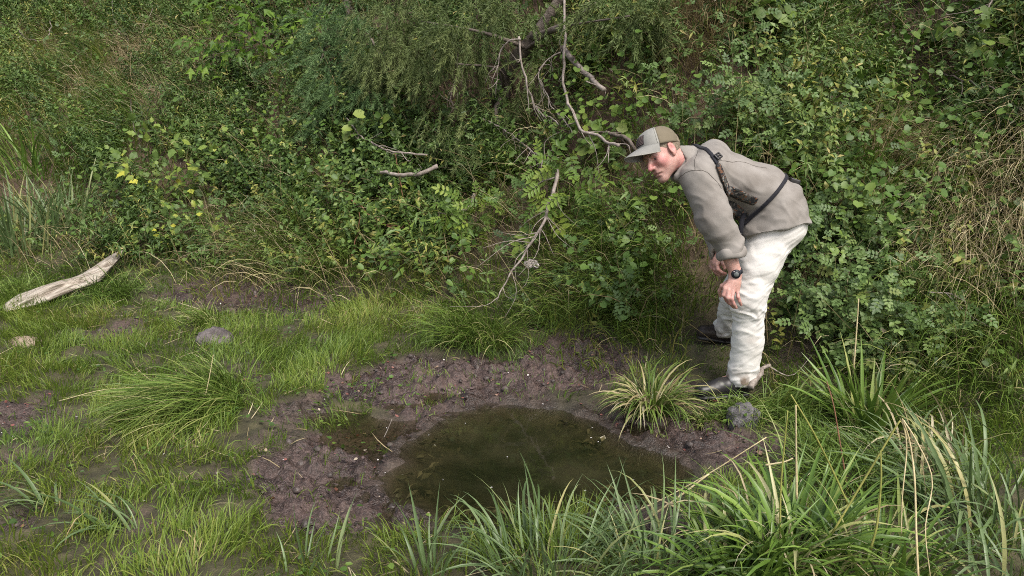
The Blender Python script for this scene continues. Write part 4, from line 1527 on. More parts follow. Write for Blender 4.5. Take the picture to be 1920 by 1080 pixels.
M_MAPLE = leaf_mat("maple_leaf", [(0.0, (0.056, 0.116, 0.018)), (0.5, (0.107, 0.208, 0.024)), (1.0, (0.192, 0.305, 0.035))], rand=1.0, trans=0.4)
M_ROSEP = leaf_mat("shrub_leaf", [(0.0, (0.049, 0.090, 0.026)), (0.5, (0.095, 0.157, 0.043)), (0.9, (0.156, 0.228, 0.058)), (1.0, (0.134, 0.156, 0.036))], rand=1.0)
M_PALE = leaf_mat("pale_compound_leaf", [(0.0, (0.077, 0.143, 0.026)), (0.6, (0.154, 0.245, 0.044)), (1.0, (0.259, 0.337, 0.053))], rand=1.0, trans=0.4)
M_VINEP = leaf_mat("vine_leaf", [(0.0, (0.055, 0.093, 0.016)), (0.5, (0.098, 0.162, 0.028)), (0.9, (0.162, 0.226, 0.041)), (1.0, (0.217, 0.265, 0.055))], rand=1.0)
M_SEDGE = leaf_mat("sedge_blade", [(0.0, (0.050, 0.101, 0.019)), (0.5, (0.109, 0.192, 0.027)), (0.85, (0.181, 0.273, 0.051)), (0.93, (0.308, 0.323, 0.111)), (1.0, (0.417, 0.394, 0.204))], rand=1.0, rough=0.4, spec=0.45)
M_SEDGE2 = leaf_mat("sedge_straw_mixed", [(0.0, (0.06, 0.11, 0.02)), (0.45, (0.13, 0.19, 0.035)), (0.65, (0.21, 0.24, 0.07)), (0.85, (0.32, 0.29, 0.14)), (1.0, (0.26, 0.19, 0.10))], rand=1.0, rough=0.45)
M_GLAUC = leaf_mat("glaucous_blade", [(0.0, (0.064, 0.107, 0.032)), (0.5, (0.115, 0.174, 0.065)), (0.85, (0.171, 0.235, 0.104)), (0.95, (0.255, 0.266, 0.100)), (1.0, (0.358, 0.328, 0.137))], rand=1.0, rough=0.42, spec=0.45)
M_TUSS = leaf_mat("fine_tussock", [(0.0, (0.055, 0.102, 0.016)), (0.45, (0.116, 0.191, 0.028)), (0.7, (0.189, 0.249, 0.052)), (0.88, (0.298, 0.297, 0.105)), (1.0, (0.465, 0.428, 0.209))], rand=0.0)
M_JUNI = leaf_mat("juniper_yellow_green", [(0.0, (0.042, 0.069, 0.019)), (0.5, (0.094, 0.135, 0.038)), (1.0, (0.171, 0.208, 0.072))], rand=0.0, trans=0.15, rough=0.6)
M_JUNB = leaf_mat("juniper_grey_green", [(0.0, (0.036, 0.076, 0.025)), (0.5, (0.073, 0.134, 0.045)), (1.0, (0.134, 0.218, 0.079))], rand=0.0, trans=0.15, rough=0.6)
M_BARK = solid_mat("grey_brown_bark", (0.07, 0.055, 0.045), (0.19, 0.155, 0.13), 22, 0.85, 0.8, dist=0.01)
M_DEAD = solid_mat("weathered_twig", (0.16, 0.13, 0.11), (0.36, 0.31, 0.275), 30, 0.8, 0.6, dist=0.005)
M_STEM = solid_mat("green_brown_stem", (0.08, 0.075, 0.03), (0.15, 0.13, 0.06), 30, 0.7, 0.3, dist=0.003)
M_REDST = solid_mat("red_brown_stem", (0.13, 0.06, 0.035), (0.23, 0.11, 0.06), 30, 0.7, 0.3, dist=0.003)


# ------------------------------------------------------------------ undergrowth nobody could count
def on_screen(P, mx=160, my=160):
    u, v, z = project(P)
    return (u > -mx) & (u < 1920 + 1.9 * mx) & (v > -my * 1.4) & (v < 1080 + my) & (z > 0.8)


def blobs(u, v, rows):
    """weight field given by soft ellipses (centre, half size, weight) measured in the photograph"""
    w = np.zeros(len(u))
    for cx, cy, rx, ry, st in rows:
        w = np.maximum(w, st * np.exp(-(((u - cx) / rx) ** 2 + ((v - cy) / ry) ** 2)))
    return w


SOIL_PX = [(1135, 345, 70, 50, 1), (1010, 440, 60, 40, .45), (930, 195, 120, 70, .85), (800, 170, 70, 60, .7),
           (1310, 120, 40, 90, .75), (1680, 150, 60, 60, .45), (120, 400, 20, 30, .3), (1340, 215, 50, 40, .6), (1080, 250, 80, 40, .5), (640, 270, 40, 40, .5)]
DRY_PX = [(1870, 400, 110, 130, 1), (1650, 320, 60, 70, .9), (1780, 560, 120, 90, .6), (1310, 80, 40, 120, .9), (1840, 160, 80, 80, .5), (1800, 700, 120, 70, .45), (500, 470, 80, 50, .55), (230, 130, 150, 70, .9), (330, 170, 100, 50, .7), (1450, 330, 80, 40, .4), (1700, 440, 120, 60, .5),
          (1000, 460, 70, 50, .3), (560, 500, 120, 40, .4), (1560, 560, 50, 60, .3)]
GRASSY_PX = [(60, 380, 130, 130, 1), (160, 230, 150, 80, .8), (1180, 500, 200, 110, 1), (1150, 430, 90, 80, .7), (520, 470, 160, 80, .8), (1500, 690, 180, 70, .9), (1800, 780, 220, 110, 1), (100, 120, 120, 80, .8),
             (1860, 450, 120, 200, .6), (1640, 340, 130, 130, .6), (1560, 120, 130, 80, .5), (1750, 250, 100, 120, .4), (1750, 560, 120, 90, .6), (900, 570, 200, 50, .8), (760, 490, 80, 50, .5)]
CLEAR_PX = [(60, 370, 110, 120, .85), (300, 340, 135, 120, .6), (350, 430, 95, 60, .6), (440, 340, 70, 90, .5), (470, 80, 140, 110, .45), (1610, 575, 110, 95, .8), (1510, 520, 55, 90, .8), (1400, 190, 115, 90, .8), (1700, 630, 80, 70, .7), (1570, 420, 70, 50, .7),
            (1720, 220, 65, 95, .7), (1130, 260, 45, 60, .9), (1045, 340, 60, 60, .8), (900, 400, 75, 50, .8), (700, 240, 50, 35, .9), (740, 75, 110, 80, .8), (650, 120, 80, 120, .9), (930, 200, 140, 75, 1), (930, 90, 120, 60, .8)]
ROUND_PX = [(1720, 210, 110, 110, 1), (1130, 265, 40, 70, .8), (700, 230, 60, 30, .9), (1580, 380, 90, 60, .6), (1420, 20, 80, 30, .9), (1860, 60, 80, 60, .6), (1640, 430, 120, 50, .6), (480, 290, 90, 50, .7), (1550, 480, 60, 80, .5), (1300, 260, 60, 50, .5)]
ROSE_PX = [(1390, 150, 160, 130, .9), (1560, 560, 140, 130, 1), (1430, 260, 140, 60, .8), (1620, 470, 120, 90, .8), (1700, 620, 120, 90, .7), (900, 400, 120, 60, .4), (1500, 320, 70, 80, .6)]


def bank_points(k, lo, hi, x0=-10.5, x1=5.4):
    """random places on the bank, evenly by area of slope"""
    x = U_(x0, x1, k * 3)
    s = U_(lo, hi, k * 3)
    y = np.interp(x, FOOT[:, 0], FOOT[:, 1]) + s
    P = np.stack([x, y, base_h(x, y)], -1)
    n = bank_normal(x, y)
    keep = (RNG.random(len(x)) < 1 / np.maximum(n[:, 2], 0.35) / 2.4) & on_screen(P)
    P, n = P[keep][:k], n[keep][:k]
    u, v, z = project(P)
    return P, n, u, v


def man_clear(P, r=0.0):
    """keep plants out of the man's legs and body"""
    c = np.array([at(1398, 690, 4.14)[:2], at(1368, 620, 4.6)[:2]])
    d = np.min(np.linalg.norm(P[:, None, :2] - c[None], axis=-1), 1)
    u, v, z = project(P)
    return (d > 0.15 + r) & ~((u > 1285) & (u < 1400) & (v > 596) & (v < 690) & (P[:, 1] < 4.75)) & ~((u > 1285) & (u < 1425) & (v > 690) & (v < 768))


def boots_clear(P):
    ok = np.ones(len(P), bool)
    for fx, fy, fz, fr in FEET:
        ok &= np.hypot((P[:, 0] - fx) / 2.0, P[:, 1] - fy) > 0.085
    return ok


def patchy(P, sc=1.3, seed=0):
    return fbm2(P[:, 0] * sc + P[:, 2] * 0.9 * sc, P[:, 1] * sc - P[:, 2] * 0.5 * sc, seed, 3)


def build_forbs():
    P, n, u, v = bank_points(25500, -0.25, 8.5)
    w = 0.95 - 0.75 * blobs(u, v, GRASSY_PX) - 0.95 * blobs(u, v, SOIL_PX) - 0.7 * blobs(u, v, DRY_PX) - 0.8 * blobs(u, v, CLEAR_PX)
    w = w * sstep(-0.25, 0.5, bank_s(P[:, 0], P[:, 1])) * (0.05 + 1.4 * sstep(0.41, 0.55, patchy(P, 2.1, 3)))
    k = (RNG.random(len(P)) < w) & man_clear(P, 0.15)
    P, n, u, v = P[k], n[k], u[k], v[k]
    K = len(P)
    az = np.arctan2(n[:, 1], n[:, 0]) + RNG.normal(0, 0.9, K)
    L = U_(0.2, 0.62, K) * (0.5 + 1.0 * patchy(P, 1.1, 8))
    lean, curl = np.abs(RNG.normal(0.35, 0.3, K)), RNG.normal(0.55, 0.4, K)
    tone = np.clip(0.45 + 1.2 * (patchy(P, 0.9, 12) - 0.5) + RNG.normal(0, 0.14, K), 0.02, 0.85)
    pale = RNG.random(K) < 0.06
    tone = np.where(pale, 0.9, tone)
    ns = 8
    C, S = blade_curve(P, az, L, lean, curl, ns)
    g = blades(P, az, L, lean, curl, np.full(K, 0.005), np.clip(tone + 0.1, 0, 1), n=3, twist=1.5)
    per = 22
    t = np.linspace(0.14, 1.0, per)[None] + RNG.normal(0, 0.02, (K, per))
    idx = np.clip(t * ns, 0, ns - 1e-3)
    i0 = idx.astype(int)
    fr = (idx - i0)[..., None]
    r = np.arange(K)[:, None]
    Q = C[r, i0] * (1 - fr) + C[r, i0 + 1] * fr
    T = nrm(C[r, i0 + 1] - C[r, i0])
    a = 2.4 * np.arange(per)[None] + RNG.random((K, 1)) * 6.28
    ref = nrm(np.cross(T, np.array([0.3, 0.2, 0.9])))
    oth = np.cross(T, ref)
    rad = np.cos(a)[..., None] * ref + np.sin(a)[..., None] * oth
    D = rad + T * U_(0.1, 1.0, (K, per))[..., None] + np.array([0, 0, -0.25])
    kind = np.clip((patchy(P, 0.9, 17) - 0.3) / 0.4 + RNG.normal(0, 0.12, K), 0, 1)                                             # narrow-leaved and broader-leaved kinds
    ll = np.where(kind < 0.6, 0.078, 0.064)[:, None] * U_(0.6, 1.3, (K, per)) * np.interp(t, [0, 0.3, 0.8, 1], [0.8, 1.1, 0.8, 0.5])
    ww = ll * np.where(kind < 0.6, 0.27, np.where(kind < 0.85, 0.42, 0.6))[:, None]
    tint = np.clip(np.repeat(tone, per) + RNG.normal(0, 0.15, K * per), 0, 0.93)
    old = RNG.random(K * per) < 0.008
    tint[old] = 1.0
    up = nrm(n)[:, None] * 1.0 + np.array([0, 0, 0.35]) + RNG.normal(0, 0.42, (K, per, 3))
    g.merge(leaves(Q.reshape(-1, 3), D.reshape(-1, 3), up.reshape(-1, 3), ll.ravel(), ww.ravel(), tint, LANCE2))
    o = link("undergrowth", g.mesh("undergrowth", M_FORB))
    tag(o, "tangled leafy green undergrowth of narrow leaved weeds covering the bank", "undergrowth", kind="stuff")


def build_rose_ground():
    P, n, u, v = bank_points(11000, -0.15, 6.0)
    w = (0.14 + blobs(u, v, ROSE_PX)) * (0.35 + 0.9 * sstep(0.38, 0.6, patchy(P, 1.8, 23))) * (1 - 0.9 * blobs(u, v, SOIL_PX)) * (1 - 0.7 * blobs(u, v, CLEAR_PX))
    k = (RNG.random(len(P)) < w) & man_clear(P, 0.25)
    P, n = P[k], n[k]
    K = len(P)
    az = np.arctan2(n[:, 1], n[:, 0]) + RNG.normal(0, 1.1, K)
    L = U_(0.2, 0.5, K)
    lean, curl = np.abs(RNG.normal(0.4, 0.3, K)), RNG.normal(0.9, 0.4, K)
    C, S = blade_curve(P, az, L, lean, curl, 6)
    tone = np.clip(0.45 + 0.9 * (patchy(P, 1.1, 32) - 0.5) + RNG.normal(0, 0.1, K), 0.02, 0.9)
    g = blades(P, az, L, lean, curl, np.full(K, 0.004), np.clip(tone, 0, 1), n=3, twist=1.5)
    per = 7
    A, D, up, tn = [], [], [], []
    for j in range(per):
        t = 0.2 + 0.8 * (j + RNG.random(K) * 0.8) / per
        i0 = np.minimum((t * 6).astype(int), 5)
        q = C[np.arange(K), i0]
        T = nrm(C[np.arange(K), i0 + 1] - C[np.arange(K), i0])
        a = 2.4 * j + RNG.random(K) * 1.5
        ref = nrm(np.cross(T, np.array([0.3, 0.2, 0.9])))
        d = nrm(np.cos(a)[:, None] * ref + np.sin(a)[:, None] * np.cross(T, ref) + 0.5 * T)
        A.append(q), D.append(d), tn.append(tone + RNG.normal(0, 0.08, K))
        up.append(n * 1.0 + [0, 0, 0.3] + RNG.normal(0, 0.38, (K, 3)))
    A, D, up, tn = np.concatenate(A), np.concatenate(D), np.concatenate(up), np.concatenate(tn)
    g.merge(pinnate(A, D, up, 0.072 * U_(0.7, 1.3, len(A)), np.clip(tn, 0, 1)))
    o = link("rose_undergrowth", g.mesh("rose_undergrowth", M_ROSE))
    tag(o, "low wild rose undergrowth with small oval leaflets on the right of the bank", "undergrowth", kind="stuff")


def pinnate(A, D, up, L, tint, pairs=3, tmpl=None, wid=0.62):
    """compound leaves: pairs of leaflets and one at the end"""
    d, s, n = frames(D, up)
    g = Geo()
    for k in range(pairs):
        q = A + d * (L * (0.3 + 0.5 * k / max(pairs - 1, 1)))[:, None]
        for sg in (-1, 1):
            dd = d * 0.45 + sg * s + n * 0.1
            ll = L * 0.36
            g.merge(leaves(q, dd, n + RNG.normal(0, 0.15, n.shape), ll, ll * wid, tint, tmpl or OVAL2))
    g.merge(leaves(A + d * (L * 0.85)[:, None], d, n, L * 0.40, L * 0.40 * wid, tint, tmpl or OVAL2))
    return g


OVAL2 = _tmpl([(0, 0, 0), (0.35, 0.5, 0.06), (0.75, 0.36, 0.03), (1, 0, -0.08), (0.75, -0.36, 0.03), (0.35, -0.5, 0.06)], [[(0, 3, 2), (0, 2, 1), (0, 4, 3), (0, 5, 4)]])


def build_round_ground():
    P, n, u, v = bank_points(9000, -0.1, 6.0)
    w = (0.10 + blobs(u, v, ROUND_PX)) * (0.35 + 0.9 * sstep(0.4, 0.6, patchy(P, 2.2, 43))) * 0.75 * (1 - 0.8 * blobs(u, v, CLEAR_PX)) * (1 - 0.9 * blobs(u, v, SOIL_PX))
    k = (RNG.random(len(P)) < w) & man_clear(P, 0.2)
    P, n = P[k], n[k]
    K, per = len(P), 12
    tone = np.clip(0.45 + 0.9 * (patchy(P, 1.1, 52) - 0.5) + RNG.normal(0, 0.1, K), 0.02, 0.85)
    Q = np.repeat(P + n * U_(0.08, 0.34, K)[:, None] + [0, 0, 0.05], per, 0) + RNG.normal(0, 0.085, (K * per, 3))
    a = RNG.random(K * per) * 6.28
    D = np.stack([np.cos(a), np.sin(a), -0.3 - 0.4 * RNG.random(K * per)], -1)
    ll = 0.043 * U_(0.6, 1.35, K * per)
    nn = np.repeat(n, per, 0)
    g = leaves(Q, D, nn * 1.0 + [0, 0, 0.3] + RNG.normal(0, 0.35, (K * per, 3)), ll, ll * U_(0.8, 1.05, K * per), np.clip(np.repeat(tone, per) + RNG.normal(0, 0.1, K * per), 0, 1), ROUND)
    o = link("round_leaved_undergrowth", g.mesh("round_leaved_undergrowth", M_ROUND))
    tag(o, "patches of broad round green leaves scrambling over the bank", "undergrowth", kind="stuff")


def build_bank_grass():
    P, n, u, v = bank_points(115000, -0.7, 8.5)
    w = (0.24 + 0.95 * blobs(u, v, GRASSY_PX)) * (0.3 + 1.1 * sstep(0.36, 0.58, patchy(P, 2.3, 63))) * (1 - 0.9 * blobs(u, v, SOIL_PX)) * (1 - 0.7 * blobs(u, v, CLEAR_PX))
    k = (RNG.random(len(P)) < w) & man_clear(P)
    P, n, u, v = P[k], n[k], u[k], v[k]
    K = len(P)
    clump = patchy(P, 3.0, 70)
    az = np.arctan2(n[:, 1], n[:, 0]) + (clump - 0.5) * 6 + RNG.normal(0, 0.45, K)
    low = sstep(0.75, 0.1, bank_s(P[:, 0], P[:, 1]))
    L = U_(0.2, 0.55, K) * (1 - 0.58 * low)
    tone = np.clip(0.4 + 0.22 * low + 0.8 * (patchy(P, 1.2, 72) - 0.5) + RNG.normal(0, 0.16, K) + 0.25 * blobs(u, v, DRY_PX), 0, 1)
    g = blades(P, az, L, np.abs(RNG.normal(0.3, 0.25, K)), U_(0.6, 2.2, K), U_(0.004, 0.0095, K), tone, n=4, twist=0.9)
    o = link("bank_grass", g.mesh("bank_grass", M_BANKG))
    tag(o, "long drooping green grass hanging down the bank between the weeds", "grass", kind="stuff")
    # straw
    P, n, u, v = bank_points(80000, -0.4, 6.5)
    w = 0.10 + 0.9 * blobs(u, v, DRY_PX)
    w = w * (0.4 + 0.9 * sstep(0.4, 0.6, patchy(P, 2.0, 83)))
    k = (RNG.random(len(P)) < w) & man_clear(P)
    P, n = P[k], n[k]
    K = len(P)
    az = np.arctan2(n[:, 1], n[:, 0]) + (patchy(P, 2.5, 85) - 0.5) * 5 + RNG.normal(0, 0.5, K)
    g = blades(P, az, U_(0.2, 0.6, K), np.abs(RNG.normal(0.5, 0.35, K)), U_(0.5, 2.0, K), U_(0.0025, 0.006, K), RNG.random(K), n=4, twist=1.0)
    o = link("dry_grass", g.mesh("dry_grass", M_STRAW))
    tag(o, "dry straw coloured grass tangled through the undergrowth of the bank", "grass", kind="stuff")


def marsh_points(k, x0=-6.8, x1=4.2, y0=1.7, y1=9.0):
    x, y = U_(x0, x1, k), U_(y0, y1, k)
    s = bank_s(x, y)
    ok = s < 0.9
    x, y = x[ok], y[ok]
    h, mud, pd = full_h(x, y)
    P = np.stack([x, y, h], -1)
    ok = on_screen(P, 100, 120)
    u, v, z = project(P)
    return P[ok], mud[ok], pd[ok], u[ok], v[ok]


# lush and thin places of the marsh lawn
LUSH_PX = [(520, 650, 130, 55, 1), (650, 690, 110, 60, .9), (150, 640, 150, 60, .9), (300, 800, 190, 90, .9), (440, 1020, 110, 70, 1), (130, 1040, 120, 60, 1), (40, 600, 60, 60, 1), (830, 640, 100, 50, .8), (1080, 610, 160, 50, .9),
           (870, 1030, 120, 60, 1), (1040, 1000, 120, 40, .8), (1500, 800, 120, 90, .9), (1380, 790, 90, 45, .8), (560, 745, 80, 40, .7), (780, 600, 120, 30, .8), (50, 700, 80, 40, .7), (60, 920, 90, 50, .9), (330, 930, 120, 50, .7), (280, 1030, 120, 50, .8), (520, 970, 70, 60, .5), (1450, 730, 80, 40, .8), (1780, 700, 160, 90, .9), (1620, 720, 90, 50, .8), (1850, 800, 120, 90, .9), (1400, 690, 60, 40, .7), (680, 600, 120, 50, .8)]


def build_marsh_grass():
    P, mud, pd, u, v = marsh_points(480000)
    clump = fbm2(P[:, 0] * 7, P[:, 1] * 7, 101, 3)
    lush = blobs(u, v, LUSH_PX)
    near = np.clip(P[:, 1] / 4.0, 0.4, 1.3)
    w = (0.85 + 0.62 * lush) * sstep(0.33, 0.55, clump + 0.10 * lush) * (1 - mud) ** 1.2 + 0.30 * mud * sstep(0.49, 0.62, clump)
    w = w * sstep(-0.01, 0.05, pd) + 0.012 * (pd < 0) * (u > 1050) * (v > 880)
    w = w * 0.8 / np.maximum(near, 0.45) ** 0.3
    w = np.maximum(w, 1.0 * np.exp(-(((u - 1345) / 120) ** 2 + ((v - 670) / 62) ** 2)))
    k = (RNG.random(len(P)) < w) & boots_clear(P)
    near_boot = man_clear(P, 0.1)
    P, u, v, clump, lush, mud, near_boot = P[k], u[k], v[k], clump[k], lush[k], mud[k], near_boot[k]
    K = len(P)
    az = (fbm2(P[:, 0] * 2.5, P[:, 1] * 2.5, 111, 2) - 0.5) * 9 + RNG.normal(0, 0.9, K)
    L = U_(0.04, 0.15, K) * (0.6 + 0.65 * lush + 0.5 * (clump - 0.4)) * np.where(mud > 0.5, 0.7, 1) * np.where(near_boot, 1, 0.5)
    tone = np.clip(0.42 + 0.9 * (fbm2(P[:, 0] * 1.2, P[:, 1] * 1.2, 115, 2) - 0.5) + RNG.normal(0, 0.14, K), 0, 1)
    g = blades(P - [0, 0, 0.01], az, L, np.abs(RNG.normal(0.25, 0.25, K)), U_(0.2, 1.7, K), U_(0.0026, 0.0056, K), tone, n=3, twist=0.8)
    o = link("marsh_grass", g.mesh("marsh_grass", M_GRASS))
    tag(o, "short bright green grass growing in tufts over the wet ground", "grass", kind="stuff")
    # small round and oval leaves close to the ground: clover, cress
    P, mud, pd, u, v = marsh_points(60000)
    c2 = fbm2(P[:, 0] * 5, P[:, 1] * 5, 131, 3)
    w = 0.5 * sstep(0.5, 0.66, c2) * (1 - 0.85 * mud) * (pd > 0.03) + 0.25 * blobs(u, v, [(700, 740, 90, 40, 1), (400, 800, 90, 60, 1), (1000, 640, 180, 40, .8), (60, 800, 60, 50, .9), (1200, 600, 120, 40, .6)]) * (pd > 0)
    k = (RNG.random(len(P)) < w) & man_clear(P)
    P = P[k]
    K = len(P)
    a = RNG.random(K) * 6.28
    ll = U_(0.012, 0.032, K)
    g = leaves(P + np.stack([0 * a, 0 * a, U_(0.01, 0.06, K)], -1), np.stack([np.cos(a), np.sin(a), U_(-0.2, 0.5, K)], -1), np.array([0, 0, 1.0]) + RNG.normal(0, 0.35, (K, 3)), ll, ll * U_(0.5, 0.95, K), RNG.random(K) * 0.8, OVAL)
    o = link("low_herb_leaves", g.mesh("low_herb_leaves", M_ROUND))
    tag(o, "small low clover and cress leaves scattered through the marsh grass", "ground cover", kind="stuff")
    # trampled straw and old leaves
    P, mud, pd, u, v = marsh_points(26000)
    w = (0.10 + 0.2 * (fbm2(P[:, 0] * 3, P[:, 1] * 3, 141) > 0.55)) * (pd > 0.0) * (1 - 0.8 * mud)
    P = P[RNG.random(len(P)) < w]
    K = len(P)
    g = blades(P + [0, 0, 0.012], RNG.random(K) * 6.28, U_(0.04, 0.2, K), U_(1.0, 1.5, K), RNG.normal(0.2, 0.5, K), U_(0.002, 0.005, K), RNG.random(K), n=3, twist=1.0)
    o = link("straw_litter", g.mesh("straw_litter", M_STRAW))
    tag(o, "dead straw and grass stems lying on the marsh ground", "litter", kind="stuff")


build_forbs()
build_rose_ground()
build_round_ground()
build_bank_grass()
build_marsh_grass()

# ------------------------------------------------------------------ plants that stand out, one thing each
def off_bank(px, py, off):
    d = ray(px, py)
    return ground_at(px, py) - off * d / np.linalg.norm(d)


_mesh_cache = {}


M_STRAWB = leaf_mat("dead_blade", [(0.0, (0.22, 0.165, 0.085)), (0.5, (0.40, 0.33, 0.19)), (1.0, (0.58, 0.52, 0.36))], rand=1.0, trans=0.2, rough=0.6)


def blade_set(key, mat, w, fold, leans, curls):
    if key not in _mesh_cache:
        out = []
        for i in range(10):
            g = blades(np.zeros((1, 3)), np.zeros(1), np.ones(1), np.array([RNG.uniform(*leans)]), np.array([RNG.uniform(*curls)]), np.array([w * RNG.uniform(0.75, 1.2)]), np.array([0.5]), n=7, twist=0.5, fold=fold)
            out.append(g.mesh("blade", mat))
        _mesh_cache[key] = out
    return _mesh_cache[key]


def sedge(name, label, px, py, n, L, rad, key, mat, w=0.028, leans=(0.1, 0.75), curls=(0.3, 1.7), az=None, az_sd=0.6, group=None, cat="sedge clump", sink=0.02):
    """grass-like clump, every blade its own part; L: blade length range, rad: radius of the foot"""
    p = ground_at(px, py) if py < 1079 else flat_at(px, py)
    p = np.array([p[0], p[1], float(surf(np.array([p[0]]), np.array([p[1]]))[0]) - sink])
    root = link(name, None, loc=p)
    tag(root, label, cat, group)
    ms = blade_set(key, mat, w, 0.16, leans, curls)
    for i in range(n):
        o = link("blade", ms[RNG.integers(len(ms))], root)
        r, a = rad * math.sqrt(RNG.random()), RNG.random() * 6.283
        o.location = (r * math.cos(a), r * math.sin(a), 0)
        turn = a + RNG.normal(0, 0.5) if az is None else RNG.normal(az, az_sd)
        s = RNG.uniform(*L)
        o.rotation_euler = (RNG.normal(0, 0.16), RNG.normal(0, 0.12), turn)
        o.scale = (s, s * RNG.uniform(0.8, 1.15), s * RNG.uniform(0.85, 1.05))
    return root


def fine_tussock(name, label, px, py, n, L, rad, mat, az=None, az_sd=0.7, w=(0.003, 0.0062), lean=(0.2, 0.9), curl=(0.6, 1.9), tone=(0.45, 0.2), cat="grass tussock", group=None, mound=0.0):
    """dense clump of blades too fine to pick apart"""
    p = ground_at(px, py)
    g0 = np.array([p[0], p[1], float(surf(np.array([p[0]]), np.array([p[1]]))[0])])
    r, a = rad * np.sqrt(RNG.random(n)), RNG.random(n) * 6.283
    P = np.stack([r * np.cos(a), r * np.sin(a), 0 * a], -1)
    z = base_h(P[:, 0] + p[0], P[:, 1] + p[1]) - base_h(p[0], p[1])
    P[:, 2] = np.clip(z, -0.3, 0.5) - 0.01 + mound * (1 - (r / rad) ** 2)
    turn = a + RNG.normal(0, 0.6, n) if az is None else RNG.normal(az, az_sd, n)
    g = blades(P, turn, U_(*L, n), U_(*lean, n), U_(*curl, n), U_(*w, n), np.clip(RNG.normal(*tone, n), 0, 1), n=6, twist=0.7)
    o = link(name, g.mesh(name, mat), loc=g0)
    tag(o, label, cat, group)
    return o


# sedges round the pool and in front
sedge("sedge_clump", "arching green and straw sedge tussock at the pool edge left of the black shoe", 1222, 770, 260, (0.26, 0.43), 0.075, "mixed", M_SEDGE2, w=0.03, leans=(0.05, 0.55), curls=(1.4, 2.6))
sedge("sedge_clump", "big bright green sedge clump filling the bottom right below the broken stalks", 1480, 1060, 230, (0.26, 0.52), 0.16, "green", M_SEDGE, w=0.036, leans=(0.1, 0.85), curls=(0.6, 1.9))
sedge("sedge_clump", "bright green sedge clump overhanging the bottom edge right of centre", 1380, 1085, 130, (0.22, 0.44), 0.13, "green", M_SEDGE, w=0.036)
sedge("sedge_clump", "bright green sedge fringe at the bottom between blue-green blades and right corner", 1650, 1080, 160, (0.22, 0.44), 0.18, "green", M_SEDGE, w=0.036)
sedge("glaucous_sedge", "blue-green broad bladed sedge in front of the pool at the bottom centre", 1030, 1085, 170, (0.2, 0.42), 0.24, "glauc", M_GLAUC, w=0.026, leans=(0.1, 0.95), curls=(0.5, 2.2))
sedge("glaucous_sedge", "blue-green sedge between the pool front and the big bright clump", 1225, 1080, 150, (0.22, 0.46), 0.16, "glauc", M_GLAUC, w=0.026)
sedge("glaucous_sedge", "few tall blue-green blades with one upright blade before the pool's left end", 800, 1085, 14, (0.2, 0.36), 0.07, "glauc2", M_GLAUC, w=0.045, leans=(0.05, 0.35), curls=(0.1, 1.2))
sedge("glaucous_sedge", "small blue-green blades poking up at the bottom left of the mud", 580, 1085, 16, (0.14, 0.3), 0.12, "glauc2", M_GLAUC, w=0.045)
sedge("sedge_clump", "broad green sedge clump growing behind the broken stalks right of the rock", 1630, 800, 110, (0.28, 0.52), 0.12, "greenbroad", M_SEDGE, w=0.05, leans=(0.05, 0.8), curls=(0.2, 1.4))
sedge("glaucous_sedge", "long blue-green blades sweeping left at the right edge below the bank", 1800, 960, 90, (0.3, 0.58), 0.2, "glauc", M_GLAUC, w=0.026, az=2.7, az_sd=0.9)
sedge("glaucous_sedge", "blue-green blades bending over in the bottom right corner", 1860, 1075, 45, (0.22, 0.45), 0.2, "glauc", M_GLAUC, w=0.026, az=2.2, az_sd=1.0)
sedge("glaucous_sedge", "blue-green blades between the broad green clump and right bank", 1720, 860, 35, (0.25, 0.48), 0.16, "glauc", M_GLAUC, w=0.03, az=2.9, az_sd=1.0)
sedge("glaucous_sedge", "blue-green sedge arching left over the mud in the lower left", 235, 985, 34, (0.2, 0.36), 0.07, "glaucarch", M_GLAUC, w=0.04, leans=(0.3, 0.8), curls=(0.9, 1.8), az=3.3, az_sd=0.5)
sedge("glaucous_sedge", "smallest blue-green tuft, arching at the far left of the mud", 95, 955, 14, (0.18, 0.32), 0.05, "glaucarch", M_GLAUC, w=0.04, az=3.2, az_sd=0.7)
sedge("tall_sedge", "tall blue-green sedge stand on the left edge at the foot of the bank", 40, 470, 200, (0.5, 0.95), 0.45, "tall", M_GLAUC, w=0.026, leans=(0.03, 0.4), curls=(0.1, 1.1))
sedge("tall_sedge", "tall sedge behind the lobed leaf bush on the left bank", 130, 440, 80, (0.45, 0.9), 0.3, "tall", M_GLAUC, w=0.026)
sedge("tall_sedge", "green sedge stand high up at the upper left corner", 60, 330, 90, (0.5, 0.95), 0.4, "tallg", M_SEDGE, w=0.024, leans=(0.05, 0.6), curls=(0.3, 1.4))
sedge("hanging_sedge", "blue-green grass tuft hanging on the slope at the upper left", 110, 150, 60, (0.35, 0.7), 0.3, "glaucarch", M_GLAUC, w=0.03, az=-1.6, az_sd=0.8)
sedge("hanging_sedge", "second blue-green hanging tuft, nearer the maple on the upper slope", 185, 110, 60, (0.35, 0.65), 0.3, "glaucarch", M_GLAUC, w=0.03, az=-1.4, az_sd=0.8)
sedge("hanging_sedge", "straggling green grass blades on the bank right of the man's back", 1600, 330, 40, (0.3, 0.6), 0.25, "greenlong", M_SEDGE, w=0.018, az=-2.0, az_sd=0.9)

